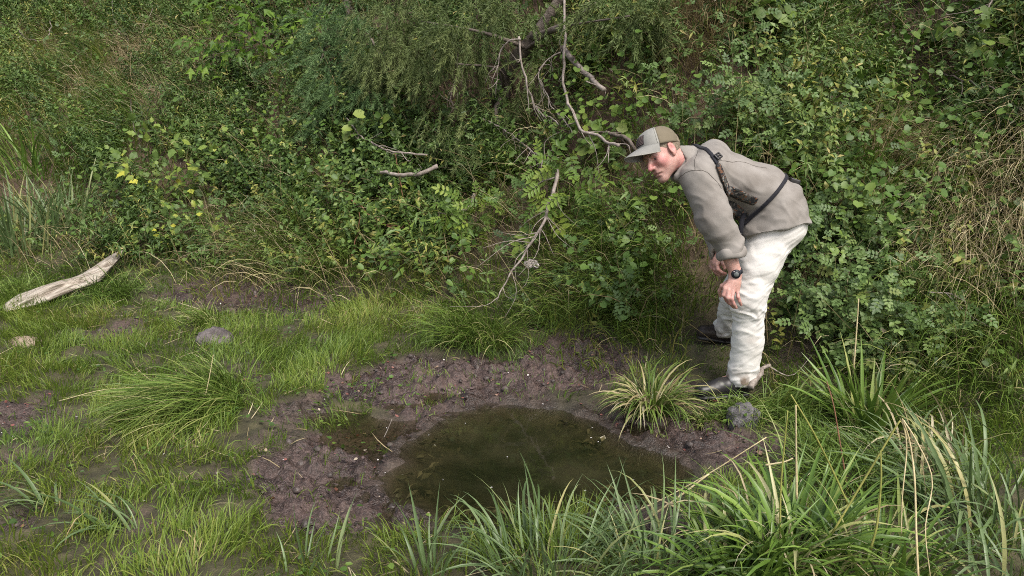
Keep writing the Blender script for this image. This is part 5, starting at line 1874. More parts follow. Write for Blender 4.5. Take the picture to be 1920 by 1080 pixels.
sedge("dead_sedge_blades", "curled straw coloured dead blades tangled over the big bright green clump", 1460, 1040, 48, (0.22, 0.5), 0.2, "straw", M_STRAWB, w=0.02, leans=(0.05, 0.7), curls=(0.8, 2.6), cat="dead blades")
sedge("dead_sedge_blades", "straw coloured dead blades hanging in the blue-green sedge at the right", 1740, 900, 30, (0.25, 0.5), 0.16, "straw", M_STRAWB, w=0.018, az=2.6, az_sd=1.0, cat="dead blades")
sedge("dead_sedge_blades", "straw blades drooping at the foot of the sedge tussock left of the shoe", 1214, 768, 30, (0.22, 0.38), 0.06, "strawdroop", M_STRAWB, w=0.028, leans=(0.3, 0.9), curls=(1.2, 2.3), az=3.5, az_sd=1.0, cat="dead blades")

# fine tussocks
fine_tussock("grass_tussock", "long fine grass tussock combed to the left in the left foreground", 385, 775, 1000, (0.25, 0.55), 0.24, M_TUSS, az=3.85, az_sd=0.5, mound=0.10, lean=(0.85, 1.4), curl=(0.5, 1.2), tone=(0.5, 0.24), w=(0.003, 0.0062))
fine_tussock("grass_tussock", "smaller fine tussock right behind the combed one", 420, 740, 350, (0.2, 0.45), 0.12, M_TUSS, az=3.9, az_sd=1.0, tone=(0.45, 0.2))
fine_tussock("grass_tussock", "drooping green tussock above the mud behind the pool", 880, 640, 480, (0.25, 0.55), 0.18, M_TUSS, az=4.1, az_sd=0.8, tone=(0.42, 0.2))
fine_tussock("grass_tussock", "fine tussock with dry tips hanging over the mud right of the drooping one", 930, 655, 220, (0.2, 0.45), 0.1, M_TUSS, az=-1.2, az_sd=0.8, tone=(0.55, 0.25))
fine_tussock("grass_tussock", "fine green grass draped over the grey rock by the shoe", 1394, 786, 460, (0.10, 0.24), 0.12, M_TUSS, az=-1.6, az_sd=1.2, tone=(0.5, 0.2))
fine_tussock("grass_tussock", "fine green grass right of the grey rock under the trouser hem", 1475, 782, 420, (0.12, 0.28), 0.14, M_TUSS, az=-0.8, az_sd=1.0, tone=(0.42, 0.2))
fine_tussock("grass_tussock", "grass hanging left of the grey rock over the mud", 1330, 790, 220, (0.08, 0.18), 0.09, M_TUSS, az=-2.2, az_sd=0.9, tone=(0.55, 0.25))
fine_tussock("grass_tussock", "small yellowish tussock growing over the purple rock on the left", 390, 612, 240, (0.14, 0.32), 0.1, M_TUSS, az=-2.5, az_sd=1.2, tone=(0.62, 0.22))
fine_tussock("grass_tussock", "dark green tussock beside the bleached log", 215, 560, 330, (0.2, 0.45), 0.18, M_TUSS, az=-1.0, az_sd=1.0, tone=(0.35, 0.15))
fine_tussock("grass_tussock", "yellow green grass behind the left end of the log", 20, 560, 380, (0.2, 0.4), 0.3, M_TUSS, az=-1.5, az_sd=1.3, tone=(0.5, 0.15))
fine_tussock("grass_tussock", "long grass hanging from the foot of the bank under the lobed leaf bush", 530, 470, 420, (0.35, 0.75), 0.3, M_TUSS, az=-1.9, az_sd=0.6, tone=(0.45, 0.25), w=(0.003, 0.007))
fine_tussock("grass_tussock", "long pale grass hanging at the bank foot left of centre", 620, 500, 350, (0.3, 0.7), 0.3, M_TUSS, az=-1.7, az_sd=0.6, tone=(0.55, 0.25), w=(0.003, 0.007))
fine_tussock("grass_tussock", "long green grass combed downhill behind the man's hands", 1190, 500, 700, (0.25, 0.55), 0.35, M_TUSS, az=-2.2, az_sd=0.5, tone=(0.45, 0.22), w=(0.003, 0.006))
fine_tussock("grass_tussock", "long green grass combed downhill below the bare soil", 1080, 530, 600, (0.22, 0.5), 0.35, M_TUSS, az=-2.5, az_sd=0.5, tone=(0.46, 0.22), w=(0.003, 0.006))
fine_tussock("grass_tussock", "dark grass combed left at the foot of the bank behind the far shoe", 1225, 580, 450, (0.18, 0.36), 0.28, M_TUSS, az=-2.6, az_sd=0.6, tone=(0.34, 0.2), w=(0.003, 0.006))
fine_tussock("dry_grass_tussock", "large straw coloured grass tussock hanging on the bank at the right edge", 1885, 330, 1500, (0.4, 0.9), 0.4, M_STRAW, az=-2.0, az_sd=0.4, lean=(0.9, 1.4), curl=(0.7, 1.3), tone=(0.7, 0.25), w=(0.002, 0.0045))
fine_tussock("dry_grass_tussock", "straw grass drape below the large dry tussock on the right", 1860, 440, 1100, (0.3, 0.75), 0.35, M_STRAW, az=-2.1, az_sd=0.4, lean=(0.9, 1.4), curl=(0.7, 1.3), tone=(0.7, 0.25), w=(0.002, 0.0045))
fine_tussock("dry_grass_tussock", "thin dry grass hanging in shade right of the man's back", 1665, 300, 300, (0.3, 0.6), 0.22, M_STRAW, az=-1.7, az_sd=0.5, tone=(0.5, 0.25))
fine_tussock("dry_grass_tussock", "dry reddish grass hanging under the overhang at the top centre right", 1310, 60, 350, (0.4, 0.8), 0.25, M_STRAW, az=-1.6, az_sd=0.4, tone=(0.1, 0.12))
fine_tussock("grass_tussock", "long mixed grass lying on the slope near the right edge", 1770, 680, 600, (0.3, 0.65), 0.4, M_TUSS, az=-2.4, az_sd=0.7, tone=(0.5, 0.25), w=(0.003, 0.006))
fine_tussock("grass_tussock", "green grass lying over the ground beside the big sedge clump", 1600, 900, 500, (0.2, 0.45), 0.3, M_TUSS, az=-2.6, az_sd=1.2, tone=(0.35, 0.2))


fine_tussock("grass_tussock", "green grass growing through the pale dry grass at the right edge", 1850, 380, 700, (0.3, 0.7), 0.4, M_TUSS, az=-2.0, az_sd=0.5, lean=(0.8, 1.4), curl=(0.6, 1.4), tone=(0.35, 0.2))
fine_tussock("grass_tussock", "green grass hanging on the slope between the rose bush and right edge", 1790, 560, 700, (0.3, 0.65), 0.4, M_TUSS, az=-2.2, az_sd=0.5, lean=(0.7, 1.4), curl=(0.6, 1.4), tone=(0.45, 0.25))


def pinnate_mesh(mat, pairs, wid, L=1.0):
    g = pinnate(np.zeros((1, 3)), np.array([[1.0, 0, 0]]), np.array([[0, 0, 1.0]]), np.array([L]), np.array([0.5]), pairs, None, wid)
    return g.merge(tubes([np.array([[0, 0, 0], [0.5 * L, 0, -0.01], [L * 0.9, 0, 0]])], [np.array([0.012, 0.010, 0.006]) * L], 3)).mesh("leaf", mat)


def leaf_set(key):
    if key not in _mesh_cache:
        one = lambda t, w, m: leaves(np.zeros((1, 3)), np.array([[1.0, 0, 0]]), np.array([[0, 0, 1.0]]), 1.0, w, np.array([0.5]), t).mesh("leaf", m)
        _mesh_cache[key] = {
            "currant": lambda: [one(CURRANT, 1.0, M_CURRANT), one(CURRANT, 0.85, M_CURRANT)],
            "maple": lambda: [one(MAPLE, 1.0, M_MAPLE), one(MAPLE, 0.8, M_MAPLE)],
            "round": lambda: [one(ROUND, 1.0, M_VINEP), one(ROUND, 0.85, M_VINEP)],
            "rose": lambda: [pinnate_mesh(M_ROSEP, 3, 0.62), pinnate_mesh(M_ROSEP, 2, 0.7)],
            "pale": lambda: [pinnate_mesh(M_PALE, 4, 0.4), pinnate_mesh(M_PALE, 3, 0.5)],
            "yellow": lambda: [one(OVAL, 0.5, M_CURRANT)],
            "lance": lambda: [one(LANCE, 0.25, M_ROSEP), one(LANCE, 0.35, M_PALE)],
        }[key]()
    return _mesh_cache[key]


def shrub(name, label, px, py, rx, ry, off, n, key, size, cat="shrub", stems=7, group=None, droop=0.35, depth=0.6, stem_mat=None):
    """leaves as parts on a few visible stems, filling a rounded clump that stands off the bank"""
    c = off_bank(px, py, off + 0.16)
    k = (c[1] / FOC)
    RX, RY = rx * k, ry * k
    foot = ground_at(px, min(py + ry * 0.7, 1000))
    root = link(name, None, loc=foot)
    tag(root, label, cat, group)
    nb = bank_normal(np.array([c[0]]), np.array([c[1]]))[0]
    tips = []
    for i in range(stems):
        a, r = RNG.random() * 6.283, math.sqrt(RNG.random())
        tip = c + np.array([RX * r * math.cos(a), -depth * RX * (0.2 + 0.6 * RNG.random()), RY * r * math.sin(a)])
        st = foot + np.array([RNG.normal(0, RX * 0.25), RNG.normal(0.03, 0.05), 0])
        st[2] = base_h(st[0], st[1]) - 0.02
        midp = 0.5 * (st + tip) + np.array([RNG.normal(0, 0.06), 0.05, 0.10 * RY + abs(RNG.normal(0, 0.05))])
        pts = curve_pts([st, midp, tip], 10)
        tips.append(pts)
        link("stem", tubes([pts - foot], [np.linspace(0.006, 0.002, 10)], 5).mesh("stem", stem_mat or M_STEM, True), root)
    ms = leaf_set(key)
    from mathutils import Matrix
    for i in range(n):
        if RNG.random() < 0.6:
            pts = tips[RNG.integers(len(tips))]
            q = pts[RNG.integers(3, 10)] + RNG.normal(0, 0.35 * size + 0.06 * RX, 3)
        else:
            d = nrm(RNG.normal(0, 1, 3)) * RNG.random() ** 0.4
            q = c + d * [RX, depth * RX, RY]
        out_ = nrm(q - c + nb * 0.3 * RX + [0, -0.05, 0])
        D = nrm(out_ * [1, 0.7, 0.6] + RNG.normal(0, 0.55, 3) + [0, 0, -droop])
        Nn = nrm(nb * 0.6 + np.array([0, -0.6, 0.45]) + RNG.normal(0, 0.36, 3))
        d_, s_, n_ = frames(D[None], Nn[None])
        o = link("leaf", ms[RNG.integers(len(ms))], root)
        s = size * RNG.uniform(0.55, 1.25)
        q = q - foot
        o.matrix_local = Matrix(((d_[0, 0] * s, s_[0, 0] * s, n_[0, 0] * s, q[0]), (d_[0, 1] * s, s_[0, 1] * s, n_[0, 1] * s, q[1]), (d_[0, 2] * s, s_[0, 2] * s, n_[0, 2] * s, q[2]), (0, 0, 0, 1)))
    return root


shrub("lobed_leaf_shrub", "yellow green bush of three lobed leaves on the left bank above the log", 300, 330, 125, 105, 0.25, 290, "currant", 0.095)
shrub("lobed_leaf_shrub", "lower darker skirt of lobed leaves left of the grass fringe", 350, 425, 95, 60, 0.15, 150, "currant", 0.075)
shrub("lobed_leaf_shrub", "loose lobed leaf bush between the yellow green bush and bank centre", 440, 330, 70, 90, 0.2, 120, "currant", 0.075)
shrub("maple_sapling", "bright green maple branch with drooping leaves at the top left of centre", 470, 70, 130, 105, 0.7, 300, "maple", 0.15, cat="sapling", droop=0.7, stems=9, stem_mat=M_BARK)
shrub("maple_sapling", "shaded maple foliage behind the juniper at the top", 590, 55, 60, 80, 0.5, 110, "maple", 0.12, cat="sapling", droop=0.7, stem_mat=M_BARK)
shrub("rose_shrub", "grey green wild rose bush behind the man's legs on the right", 1610, 570, 110, 95, 0.2, 280, "rose", 0.082)
shrub("rose_shrub", "wild rose bush directly right of the man's thigh", 1510, 520, 60, 100, 0.15, 110, "rose", 0.078)
shrub("rose_shrub", "wild rose bush on the bank just above the man's back", 1400, 190, 120, 90, 0.2, 270, "rose", 0.082)
shrub("rose_shrub", "rose bush low on the right beneath the dry grass", 1700, 630, 90, 80, 0.15, 130, "rose", 0.078)
shrub("rose_shrub", "rose bush at the shirt tail, right of the man's hips", 1570, 420, 80, 60, 0.15, 100, "rose", 0.08)
shrub("pale_leaf_herb", "pale yellow green compound leaves by the fork of the dead branch", 1045, 375, 60, 40, 0.15, 34, "pale", 0.19, cat="herb")
shrub("pale_leaf_herb", "pale compound leaves hanging at the top of the slanting dead branch", 1060, 305, 65, 28, 0.3, 36, "pale", 0.13, cat="herb")
shrub("pale_leaf_herb", "bright pale herb with compound leaves beside the broken stick", 900, 400, 75, 50, 0.15, 70, "pale", 0.13, cat="herb")
shrub("pale_leaf_herb", "sprig of pale leaves right below the cap brim", 1190, 390, 45, 70, 0.12, 50, "lance", 0.09, cat="herb")
shrub("leafy_weed", "narrow leaved weed clump left of the thistle seed heads", 800, 470, 110, 60, 0.15, 170, "lance", 0.10, cat="weed")
shrub("leafy_weed", "narrow leaved weed clump in the centre of the bank", 760, 380, 80, 60, 0.15, 120, "lance", 0.10, cat="weed")
shrub("hop_vine", "hop vine of large round leaves below the grey green juniper", 700, 240, 50, 32, 0.3, 36, "round", 0.09, cat="vine")
shrub("round_leaf_vine", "round leaved plant hanging down the bare soil behind the cap", 1130, 260, 45, 60, 0.15, 70, "round", 0.065, cat="vine")
shrub("round_leaf_vine", "round leaved vine climbing the middle of the right bank", 1720, 220, 70, 105, 0.2, 120, "round", 0.068, cat="vine")
shrub("round_leaf_vine", "spray of large pale round leaves high on the right bank", 1740, 75, 40, 22, 0.3, 26, "round", 0.085, cat="vine")
shrub("round_leaf_vine", "round leaved vine beside the man's waist strap", 1600, 400, 60, 40, 0.2, 60, "round", 0.055, cat="vine")
shrub("round_leaf_vine", "round leaved vine in the top right corner", 1870, 70, 60, 60, 0.2, 70, "round", 0.068, cat="vine")
shrub("round_leaf_vine", "round leaves along the top edge above the man", 1430, 15, 60, 26, 0.25, 50, "round", 0.09, cat="vine")
shrub("yellow_sprig", "upright sprig of yellow leaves below the juniper left of centre", 618, 305, 14, 40, 0.25, 26, "yellow", 0.075, cat="sprig", stems=2)
shrub("yellow_sprig", "cluster of bright yellow leaves at the left end of the lobed leaf bush", 200, 352, 26, 16, 0.35, 22, "currant", 0.085, cat="sprig", stems=2)


# ------------------------------------------------------------------ junipers overhanging the bank
NEEDLE1 = _tmpl([(0, 0.5, 0), (0, -0.5, 0.05), (1, 0, 0)], [[(0, 1, 2)]])
NEEDLE = _tmpl([(0, 0, 0), (0.4, 0.5, 0.1), (1, 0, 0), (0.5, -0.5, 0.1)], [[(0, 1, 2), (0, 2, 3)]])


def juniper(name, label, trunk_ctrl, limbs, clumps, mat):
    """trunk and limbs as parts; the crown's sprays of scale leaves are one part"""
    base = np.array(trunk_ctrl[0], float)
    root = link(name, None, loc=base)
    tag(root, label, "juniper tree")
    tp = curve_pts(trunk_ctrl, 16)
    link("trunk", tubes([tp - base], [np.linspace(0.085, 0.035, 16)], 9, rough=0.25).mesh("trunk", M_BARK, True), root)
    for ctrl, r0, r1 in limbs:
        lp = curve_pts(ctrl, 18)
        link("limb", tubes([lp - base], [np.linspace(r0, r1, 18)], 7, rough=0.25).mesh("limb", M_BARK, True), root)
    A, D, Up, L, tn = [], [], [], [], []
    for (px, py, rx, ry, off, ns, hang) in clumps:
        c = off_bank(px, py, off)
        k = c[1] / FOC
        R = np.array([rx * k, 0.7 * rx * k, ry * k])
        d = nrm(RNG.normal(0, 1, (ns, 3)))
        q = c + d * R * (RNG.random((ns, 1)) ** 0.45)
        clump = fbm2(q[:, 0] * 5, q[:, 2] * 5 + q[:, 1] * 3, 7, 2)
        q = q[clump > 0.36]
        clump = clump[clump > 0.36]
        for j in range(len(q)):
            m = 105
            ax_ = nrm((q[j] - c) / R * [0.7, 0.5, 0.3] + [0, -0.35, -hang] + RNG.normal(0, 0.35, 3))
            ln = RNG.uniform(0.14, 0.30)
            t = RNG.random(m) ** 0.8
            sag = np.array([0, 0, -0.25 * ln])
            P = q[j] + ax_ * (t * ln)[:, None] + sag * (t ** 2)[:, None]
            dirs = nrm(ax_ + RNG.normal(0, 0.55, (m, 3)) + [0, 0, -0.15])
            A.append(P), D.append(dirs), Up.append(RNG.normal(0, 1, (m, 3)))
            L.append(U_(0.025, 0.065, m)), tn.append(np.clip(0.2 + 0.75 * (clump[j] - 0.3) / 0.5 + 0.25 * t + RNG.normal(0, 0.08, m), 0, 1))
    A, D, Up, L, tn = [np.concatenate(x) for x in (A, D, Up, L, tn)]
    g = leaves(A - base, D, Up, L, U_(0.004, 0.0075, len(A)), tn, NEEDLE1)
    o = link("crown", g.mesh("crown", mat), root)
    o["kind"] = "stuff"
    return root


def ob(*r):
    return [off_bank(*p) for p in r]


juniper("juniper_tree", "grey green juniper leaning out at the top, left of the bare branches",
        ob((660, 60, 0.05), (655, 20, 0.3), (650, -60, 0.6)),
        [(ob((655, 20, 0.3), (620, 60, 0.6), (600, 120, 0.8)), 0.018, 0.006), (ob((655, 10, 0.3), (700, 80, 0.6), (730, 150, 0.7)), 0.018, 0.006)],
        [(650, 60, 75, 80, 0.65, 240, 0.3), (655, 150, 75, 70, 0.6, 230, 0.5), (690, 200, 70, 50, 0.45, 130, 0.6), (560, 150, 60, 70, 0.4, 80, 0.7), (600, 20, 60, 50, 0.6, 70, 0.4), (620, 215, 50, 30, 0.4, 50, 0.6)], M_JUNB)
juniper("juniper_tree", "yellow green juniper with drooping sprays and bare limbs at the top centre",
        ob((935, 190, 0.0), (960, 120, 0.25), (1010, 60, 0.5), (1060, -20, 0.7)),
        [(ob((990, 90, 0.4), (900, 60, 0.9), (790, 40, 1.1)), 0.02, 0.007), (ob((1000, 70, 0.5), (1075, 40, 0.9), (1115, 5, 1.0)), 0.03, 0.018),
         (ob((975, 100, 0.35), (1045, 55, 0.8), (1180, 30, 1.0)), 0.015, 0.006), (ob((945, 170, 0.1), (935, 130, 0.5), (860, 120, 0.9)), 0.015, 0.006),
         (ob((1055, 90, 0.55), (1090, 130, 0.6), (1130, 167, 0.5)), 0.026, 0.015), (ob((940, 185, 0.1), (930, 210, 0.25), (945, 255, 0.3)), 0.03, 0.014)],
        [(760, 60, 105, 80, 1.0, 300, 0.55), (720, 110, 60, 55, 1.0, 90, 0.8), (790, 110, 50, 40, 0.9, 50, 0.9), (900, 200, 120, 55, 0.12, 90, 0.6), (880, 40, 80, 50, 0.9, 150, 0.5), (960, 30, 70, 45, 0.8, 70, 0.5), (1180, 10, 90, 30, 0.8, 60, 0.4),
         (1220, 40, 50, 30, 0.6, 30, 0.5), (1020, 110, 50, 30, 0.5, 30, 0.6), (920, 270, 70, 30, 0.3, 60, 0.6), (850, 250, 40, 22, 0.3, 24, 0.7), (1000, 160, 30, 50, 0.3, 18, 0.9), (880, 95, 50, 25, 0.7, 30, 0.8)], M_JUNI)


# ------------------------------------------------------------------ dead branches, sticks and stalks
def branch(name, label, ctrl, r0, r1, twigs=0, tl=(0.1, 0.3), mat=None, cat="dead branch", down=0.4, offs=None, rough=0.3, n=26):
    r0, r1 = r0 * 1.0, r1 * 0.95
    P = curve_pts([off_bank(c[0], c[1], c[2] + 0.12) for c in ctrl], n)
    base = P[0].copy()
    wob = np.stack([noise3(P * 14, 201), noise3(P * 14, 202), noise3(P * 14, 203)], -1) - 0.5
    P = P + wob * 0.035
    o = link(name, tubes([P - base], [np.linspace(r0, r1, n)], 7, rough=rough).mesh(name, mat or M_DEAD, True), loc=base)
    tag(o, label, cat)
    for i in range(twigs):
        k = RNG.integers(int(n * 0.15), n - 1)
        T = nrm(P[k + 1] - P[k]) if k + 1 < n else nrm(P[k] - P[k - 1])
        d = nrm(T * 0.7 + RNG.normal(0, 0.6, 3) + [0, -0.2, -down * RNG.random()])
        L = RNG.uniform(*tl)
        q = curve_pts([P[k], P[k] + d * L * 0.5 + RNG.normal(0, 0.02, 3), P[k] + d * L + RNG.normal(0, 0.05, 3) * [1, 0.5, 1]], 8)
        link("twig", tubes([q - base], [np.linspace(min(r1 * 0.7, 0.004) + 0.001, 0.001, 8)], 4, rough=rough).mesh("twig", mat or M_DEAD, True), o)
    return o


branch("dead_branch", "long pale bare branch curving down to its tip left of the man's cap", [(1058, -10, 0.9), (1058, 90, 0.8), (1060, 170, 0.6), (1085, 235, 0.5), (1120, 255, 0.5), (1160, 273, 0.55)], 0.010, 0.011, 9)
branch("dead_branch", "pale bare branch hanging steeply from the juniper towards bank centre", [(972, 70, 0.9), (985, 150, 0.8), (1000, 195, 0.6), (1022, 215, 0.5), (1050, 236, 0.5)], 0.009, 0.005, 8)
branch("dead_branch", "thin bare branch curving down left of the hanging pair", [(975, 75, 0.9), (945, 85, 0.9), (935, 120, 0.8), (928, 180, 0.6)], 0.007, 0.003, 6)
branch("dead_branch", "short thick broken limb slanting right under the juniper", [(1060, 95, 0.5), (1090, 130, 0.5), (1130, 167, 0.45)], 0.022, 0.017, 4, cat="dead limb")
branch("dead_branch", "brown limb disappearing behind the man's cap brim", [(1135, 250, 0.35), (1165, 255, 0.35), (1185, 272, 0.35), (1195, 285, 0.3)], 0.012, 0.014, 1, mat=M_BARK)
branch("broken_stick", "thick grey stick lying level on the left centre of the bank", [(706, 321, 0.35), (745, 328, 0.35), (785, 325, 0.35), (820, 310, 0.3)], 0.014, 0.02, 2, cat="stick")
branch("dead_branch", "thin pale forked branch above the thick grey stick", [(650, 222, 0.4), (675, 252, 0.4), (705, 272, 0.4), (740, 285, 0.4), (800, 290, 0.35)], 0.006, 0.009, 7)
branch("broken_stick", "short pale stick with a thick bent end below the grey stick", [(808, 402, 0.3), (845, 400, 0.3), (875, 390, 0.3), (893, 366, 0.3)], 0.007, 0.018, 2, cat="stick")
branch("dead_branch", "long slanting dead branch with fine twigs reaching down to the grass", [(1046, 318, 0.4), (1032, 375, 0.4), (1020, 420, 0.4), (990, 465, 0.35), (955, 520, 0.3), (930, 570, 0.2)], 0.014, 0.004, 16, (0.15, 0.45))
branch("dead_branch", "thin pale stick slanting left from the top of the long dead branch", [(1040, 330, 0.4), (1005, 348, 0.4), (975, 358, 0.35)], 0.006, 0.004, 0)
branch("bare_stem", "red brown bare stem standing upright left of centre", [(740, 285, 0.35), (750, 330, 0.3), (758, 380, 0.25), (768, 432, 0.1)], 0.004, 0.005, 1, mat=M_REDST, cat="stem")
branch("bare_stem", "dark curved bare stem in the lobed leaf bush", [(248, 165, 0.35), (246, 200, 0.35), (250, 235, 0.3), (260, 262, 0.2)], 0.008, 0.006, 1, mat=M_BARK, cat="stem")
branch("bare_stem", "red brown arching stem low on the left centre bank", [(660, 480, 0.2), (668, 440, 0.25), (676, 400, 0.3)], 0.005, 0.004, 0, mat=M_REDST, cat="stem")
branch("bare_stem", "dark fallen stem slanting through weeds left of centre", [(640, 360, 0.25), (690, 400, 0.25), (735, 430, 0.2), (760, 445, 0.15)], 0.008, 0.006, 4, mat=M_REDST, cat="stem")
branch("dead_branch", "pale looping twig hanging at the upper left edge of the maple", [(210, -5, 0.5), (212, 30, 0.5), (225, 60, 0.5), (242, 76, 0.45)], 0.006, 0.005, 1)
branch("dead_branch", "second pale hanging twig at the top left, closer to the maple", [(286, -5, 0.5), (285, 20, 0.5), (272, 40, 0.45), (266, 62, 0.45)], 0.005, 0.004, 1)
branch("dead_branch", "dark arching twig with a pale end in the top left corner", [(10, 25, 0.4), (35, 55, 0.4), (50, 72, 0.4), (80, 75, 0.4), (95, 55, 0.4), (90, 20, 0.4)], 0.005, 0.007, 2)
branch("dead_branch", "crooked grey twigs in the top right corner", [(1860, -5, 0.35), (1850, 25, 0.35), (1845, 60, 0.3)], 0.007, 0.004, 6, cat="dead twigs")
branch("dead_branch", "dark twig slanting down at the right edge of the bank", [(1760, 135, 0.3), (1820, 155, 0.3), (1870, 170, 0.3), (1920, 210, 0.3)], 0.006, 0.005, 4, mat=M_BARK)
branch("dead_branch", "grey curved twig beside the brown dead leaves on the right bank", [(1650, 110, 0.35), (1648, 125, 0.35), (1665, 145, 0.35), (1672, 165, 0.3)], 0.004, 0.004, 2)
branch("dead_branch", "tangle of fine bare twigs under the juniper", [(900, 220, 0.3), (950, 245, 0.3), (1000, 285, 0.3), (1020, 300, 0.3)], 0.008, 0.004, 22, (0.1, 0.35), mat=M_DEAD, cat="dead twigs")
branch("dead_branch", "fine bare twigs hanging before the dark hollow", [(1050, 100, 0.6), (1010, 130, 0.6), (1030, 190, 0.5), (1075, 250, 0.4)], 0.006, 0.003, 14, (0.1, 0.3), mat=M_DEAD, cat="dead twigs")
branch("dead_branch", "bare twigs hanging left in the dark hollow under the juniper", [(860, 90, 0.7), (855, 140, 0.6), (845, 200, 0.5)], 0.005, 0.003, 12, (0.1, 0.3), mat=M_BARK, cat="dead twigs")
branch("dead_branch", "pale thin twig lying across the grass right of the rose bush", [(1738, 552, 0.2), (1775, 553, 0.2), (1800, 556, 0.15)], 0.004, 0.003, 2)


def stalk(label, pts, r, mat=None, name="dry_stalk", cat="stalk", n=16):
    """stalks in front: points given as (px, py, distance from the camera)"""
    P = curve_pts([at(a, b, y) for a, b, y in pts], n)
    base = P[0].copy()
    o = link(name, tubes([P - base], [np.linspace(0.72 * r, r * 0.45, n)], 6, rough=0.15).mesh(name, mat or M_STALK, True), loc=base)
    return tag(o, label, cat)


M_STALK = solid_mat("straw_stalk", (0.42, 0.34, 0.17), (0.62, 0.53, 0.33), 30, 0.6, 0.3, dist=0.003)
M_GSTALK = solid_mat("green_yellow_stalk", (0.2, 0.22, 0.05), (0.36, 0.34, 0.1), 30, 0.55, 0.3, dist=0.003)
stalk("long straw stalk leaning right from the pool's front edge over the mud", [(1085, 972, 2.95), (1180, 962, 2.85), (1300, 905, 2.8), (1437, 820, 2.75)], 0.0045)
stalk("broad straw leaf lying beside the long straw stalk", [(1195, 985, 2.8), (1240, 955, 2.78), (1275, 930, 2.77), (1330, 888, 2.76)], 0.007)
stalk("bent yellow stalk folded at its top above the big sedge clump", [(1590, 945, 2.55), (1560, 880, 2.55), (1525, 810, 2.5), (1483, 740, 2.5)], 0.005, M_GSTALK)
stalk("pale upright dead blade beside the bent yellow stalk", [(1494, 935, 2.55), (1493, 860, 2.55), (1492, 760, 2.53)], 0.006, M_STALK)
stalk("green upright stalk left of the pale dead blade", [(1462, 1000, 2.5), (1465, 900, 2.5), (1477, 770, 2.48)], 0.005, M_GSTALK)
stalk("olive stalk leaning right towards the broken white topped stalk", [(1560, 1000, 2.45), (1620, 900, 2.45), (1680, 800, 2.45), (1690, 790, 2.45)], 0.0055, M_GSTALK)
stalk("broken pale stalk with a bleached bent top on the right", [(1722, 1085, 2.2), (1718, 1000, 2.25), (1715, 900, 2.3), (1706, 830, 2.35), (1692, 785, 2.35)], 0.005)
stalk("thin pale blade hanging from the bleached bent top", [(1692, 786, 2.36), (1700, 840, 2.34), (1692, 930, 2.3), (1690, 1000, 2.28)], 0.0035)
stalk("curled pale blade right of the broken pale stalk", [(1694, 788, 2.34), (1720, 830, 2.32), (1748, 900, 2.3), (1735, 990, 2.25), (1745, 1085, 2.2)], 0.0035)
stalk("yellowing upright blade between the two sedge clumps", [(1632, 1030, 2.4), (1645, 980, 2.4), (1652, 900, 2.42), (1651, 845, 2.43)], 0.006, M_GSTALK)
stalk("short straw stub pointing left at the big sedge clump's top", [(1435, 872, 2.62), (1470, 866, 2.6), (1487, 859, 2.6)], 0.005)
stalk("red brown seed stalk standing right of the broad green sedge", [(1590, 920, 3.0), (1575, 830, 3.1), (1563, 760, 3.15), (1550, 715, 3.2)], 0.005, M_REDST, "seed_stalk")
stalk("tall thin grass stalk before the rose bush on the right", [(1600, 700, 3.9), (1606, 620, 3.9), (1610, 560, 3.9)], 0.006, M_STALK)
stalk("thin straw stalk bowed over the combed tussock", [(395, 740, 3.9), (300, 728, 3.9), (200, 730, 3.85), (110, 752, 3.8)], 0.003)
stalk("upright thin straw stalk on the combed tussock's right", [(382, 755, 3.9), (392, 710, 3.9), (400, 665, 3.9)], 0.0035)
stalk("small dark stick standing in the mud at the pool's left arm", [(720, 820, 3.6), (727, 805, 3.6), (735, 786, 3.6)], 0.0035, M_DEAD, "stick", "stick")


# ------------------------------------------------------------------ log, rocks, stump
def rock(name, label, px, py, R, mat, rot=0.0, seed=0, lift=0.3, cat="rock"):
    p = ground_at(px, py)
    z = float(surf(np.array([p[0]]), np.array([p[1]]))[0])
    nu, nv = 48, 28
    th, ph = np.meshgrid(np.linspace(0, 2 * math.pi, nu, endpoint=False), np.linspace(-math.pi / 2, math.pi / 2, nv), indexing='ij')
    d = np.stack([np.cos(th) * np.cos(ph), np.sin(th) * np.cos(ph), np.sin(ph)], -1)
    q = d * (0.72 + 0.45 * noise3(d * 1.6 + seed, seed)[..., None] + 0.16 * noise3(d * 4.5 + seed, seed + 1)[..., None])
    q = np.sign(q) * np.abs(q) ** 0.85
    q = q + 0.11 * (noise3(d * 7, seed + 4)[..., None] - 0.5) * d + 0.07 * (noise3(d * 14, seed + 2)[..., None] - 0.5) * d
    V = q * R
    c, s = math.cos(rot), math.sin(rot)
    V = np.stack([V[..., 0] * c - V[..., 1] * s, V[..., 0] * s + V[..., 1] * c, V[..., 2]], -1)
    i, j = np.meshgrid(np.arange(nu), np.arange(nv - 1), indexing='ij')
    F = np.stack([i * nv + j, ((i + 1) % nu) * nv + j, ((i + 1) % nu) * nv + j + 1, i * nv + j + 1], -1).reshape(-1, 4)
    g = Geo().add(V.reshape(-1, 3), F)
    o = link(name, g.mesh(name, mat, True), loc=(p[0], p[1], z + R[2] * lift))
    return tag(o, label, cat)


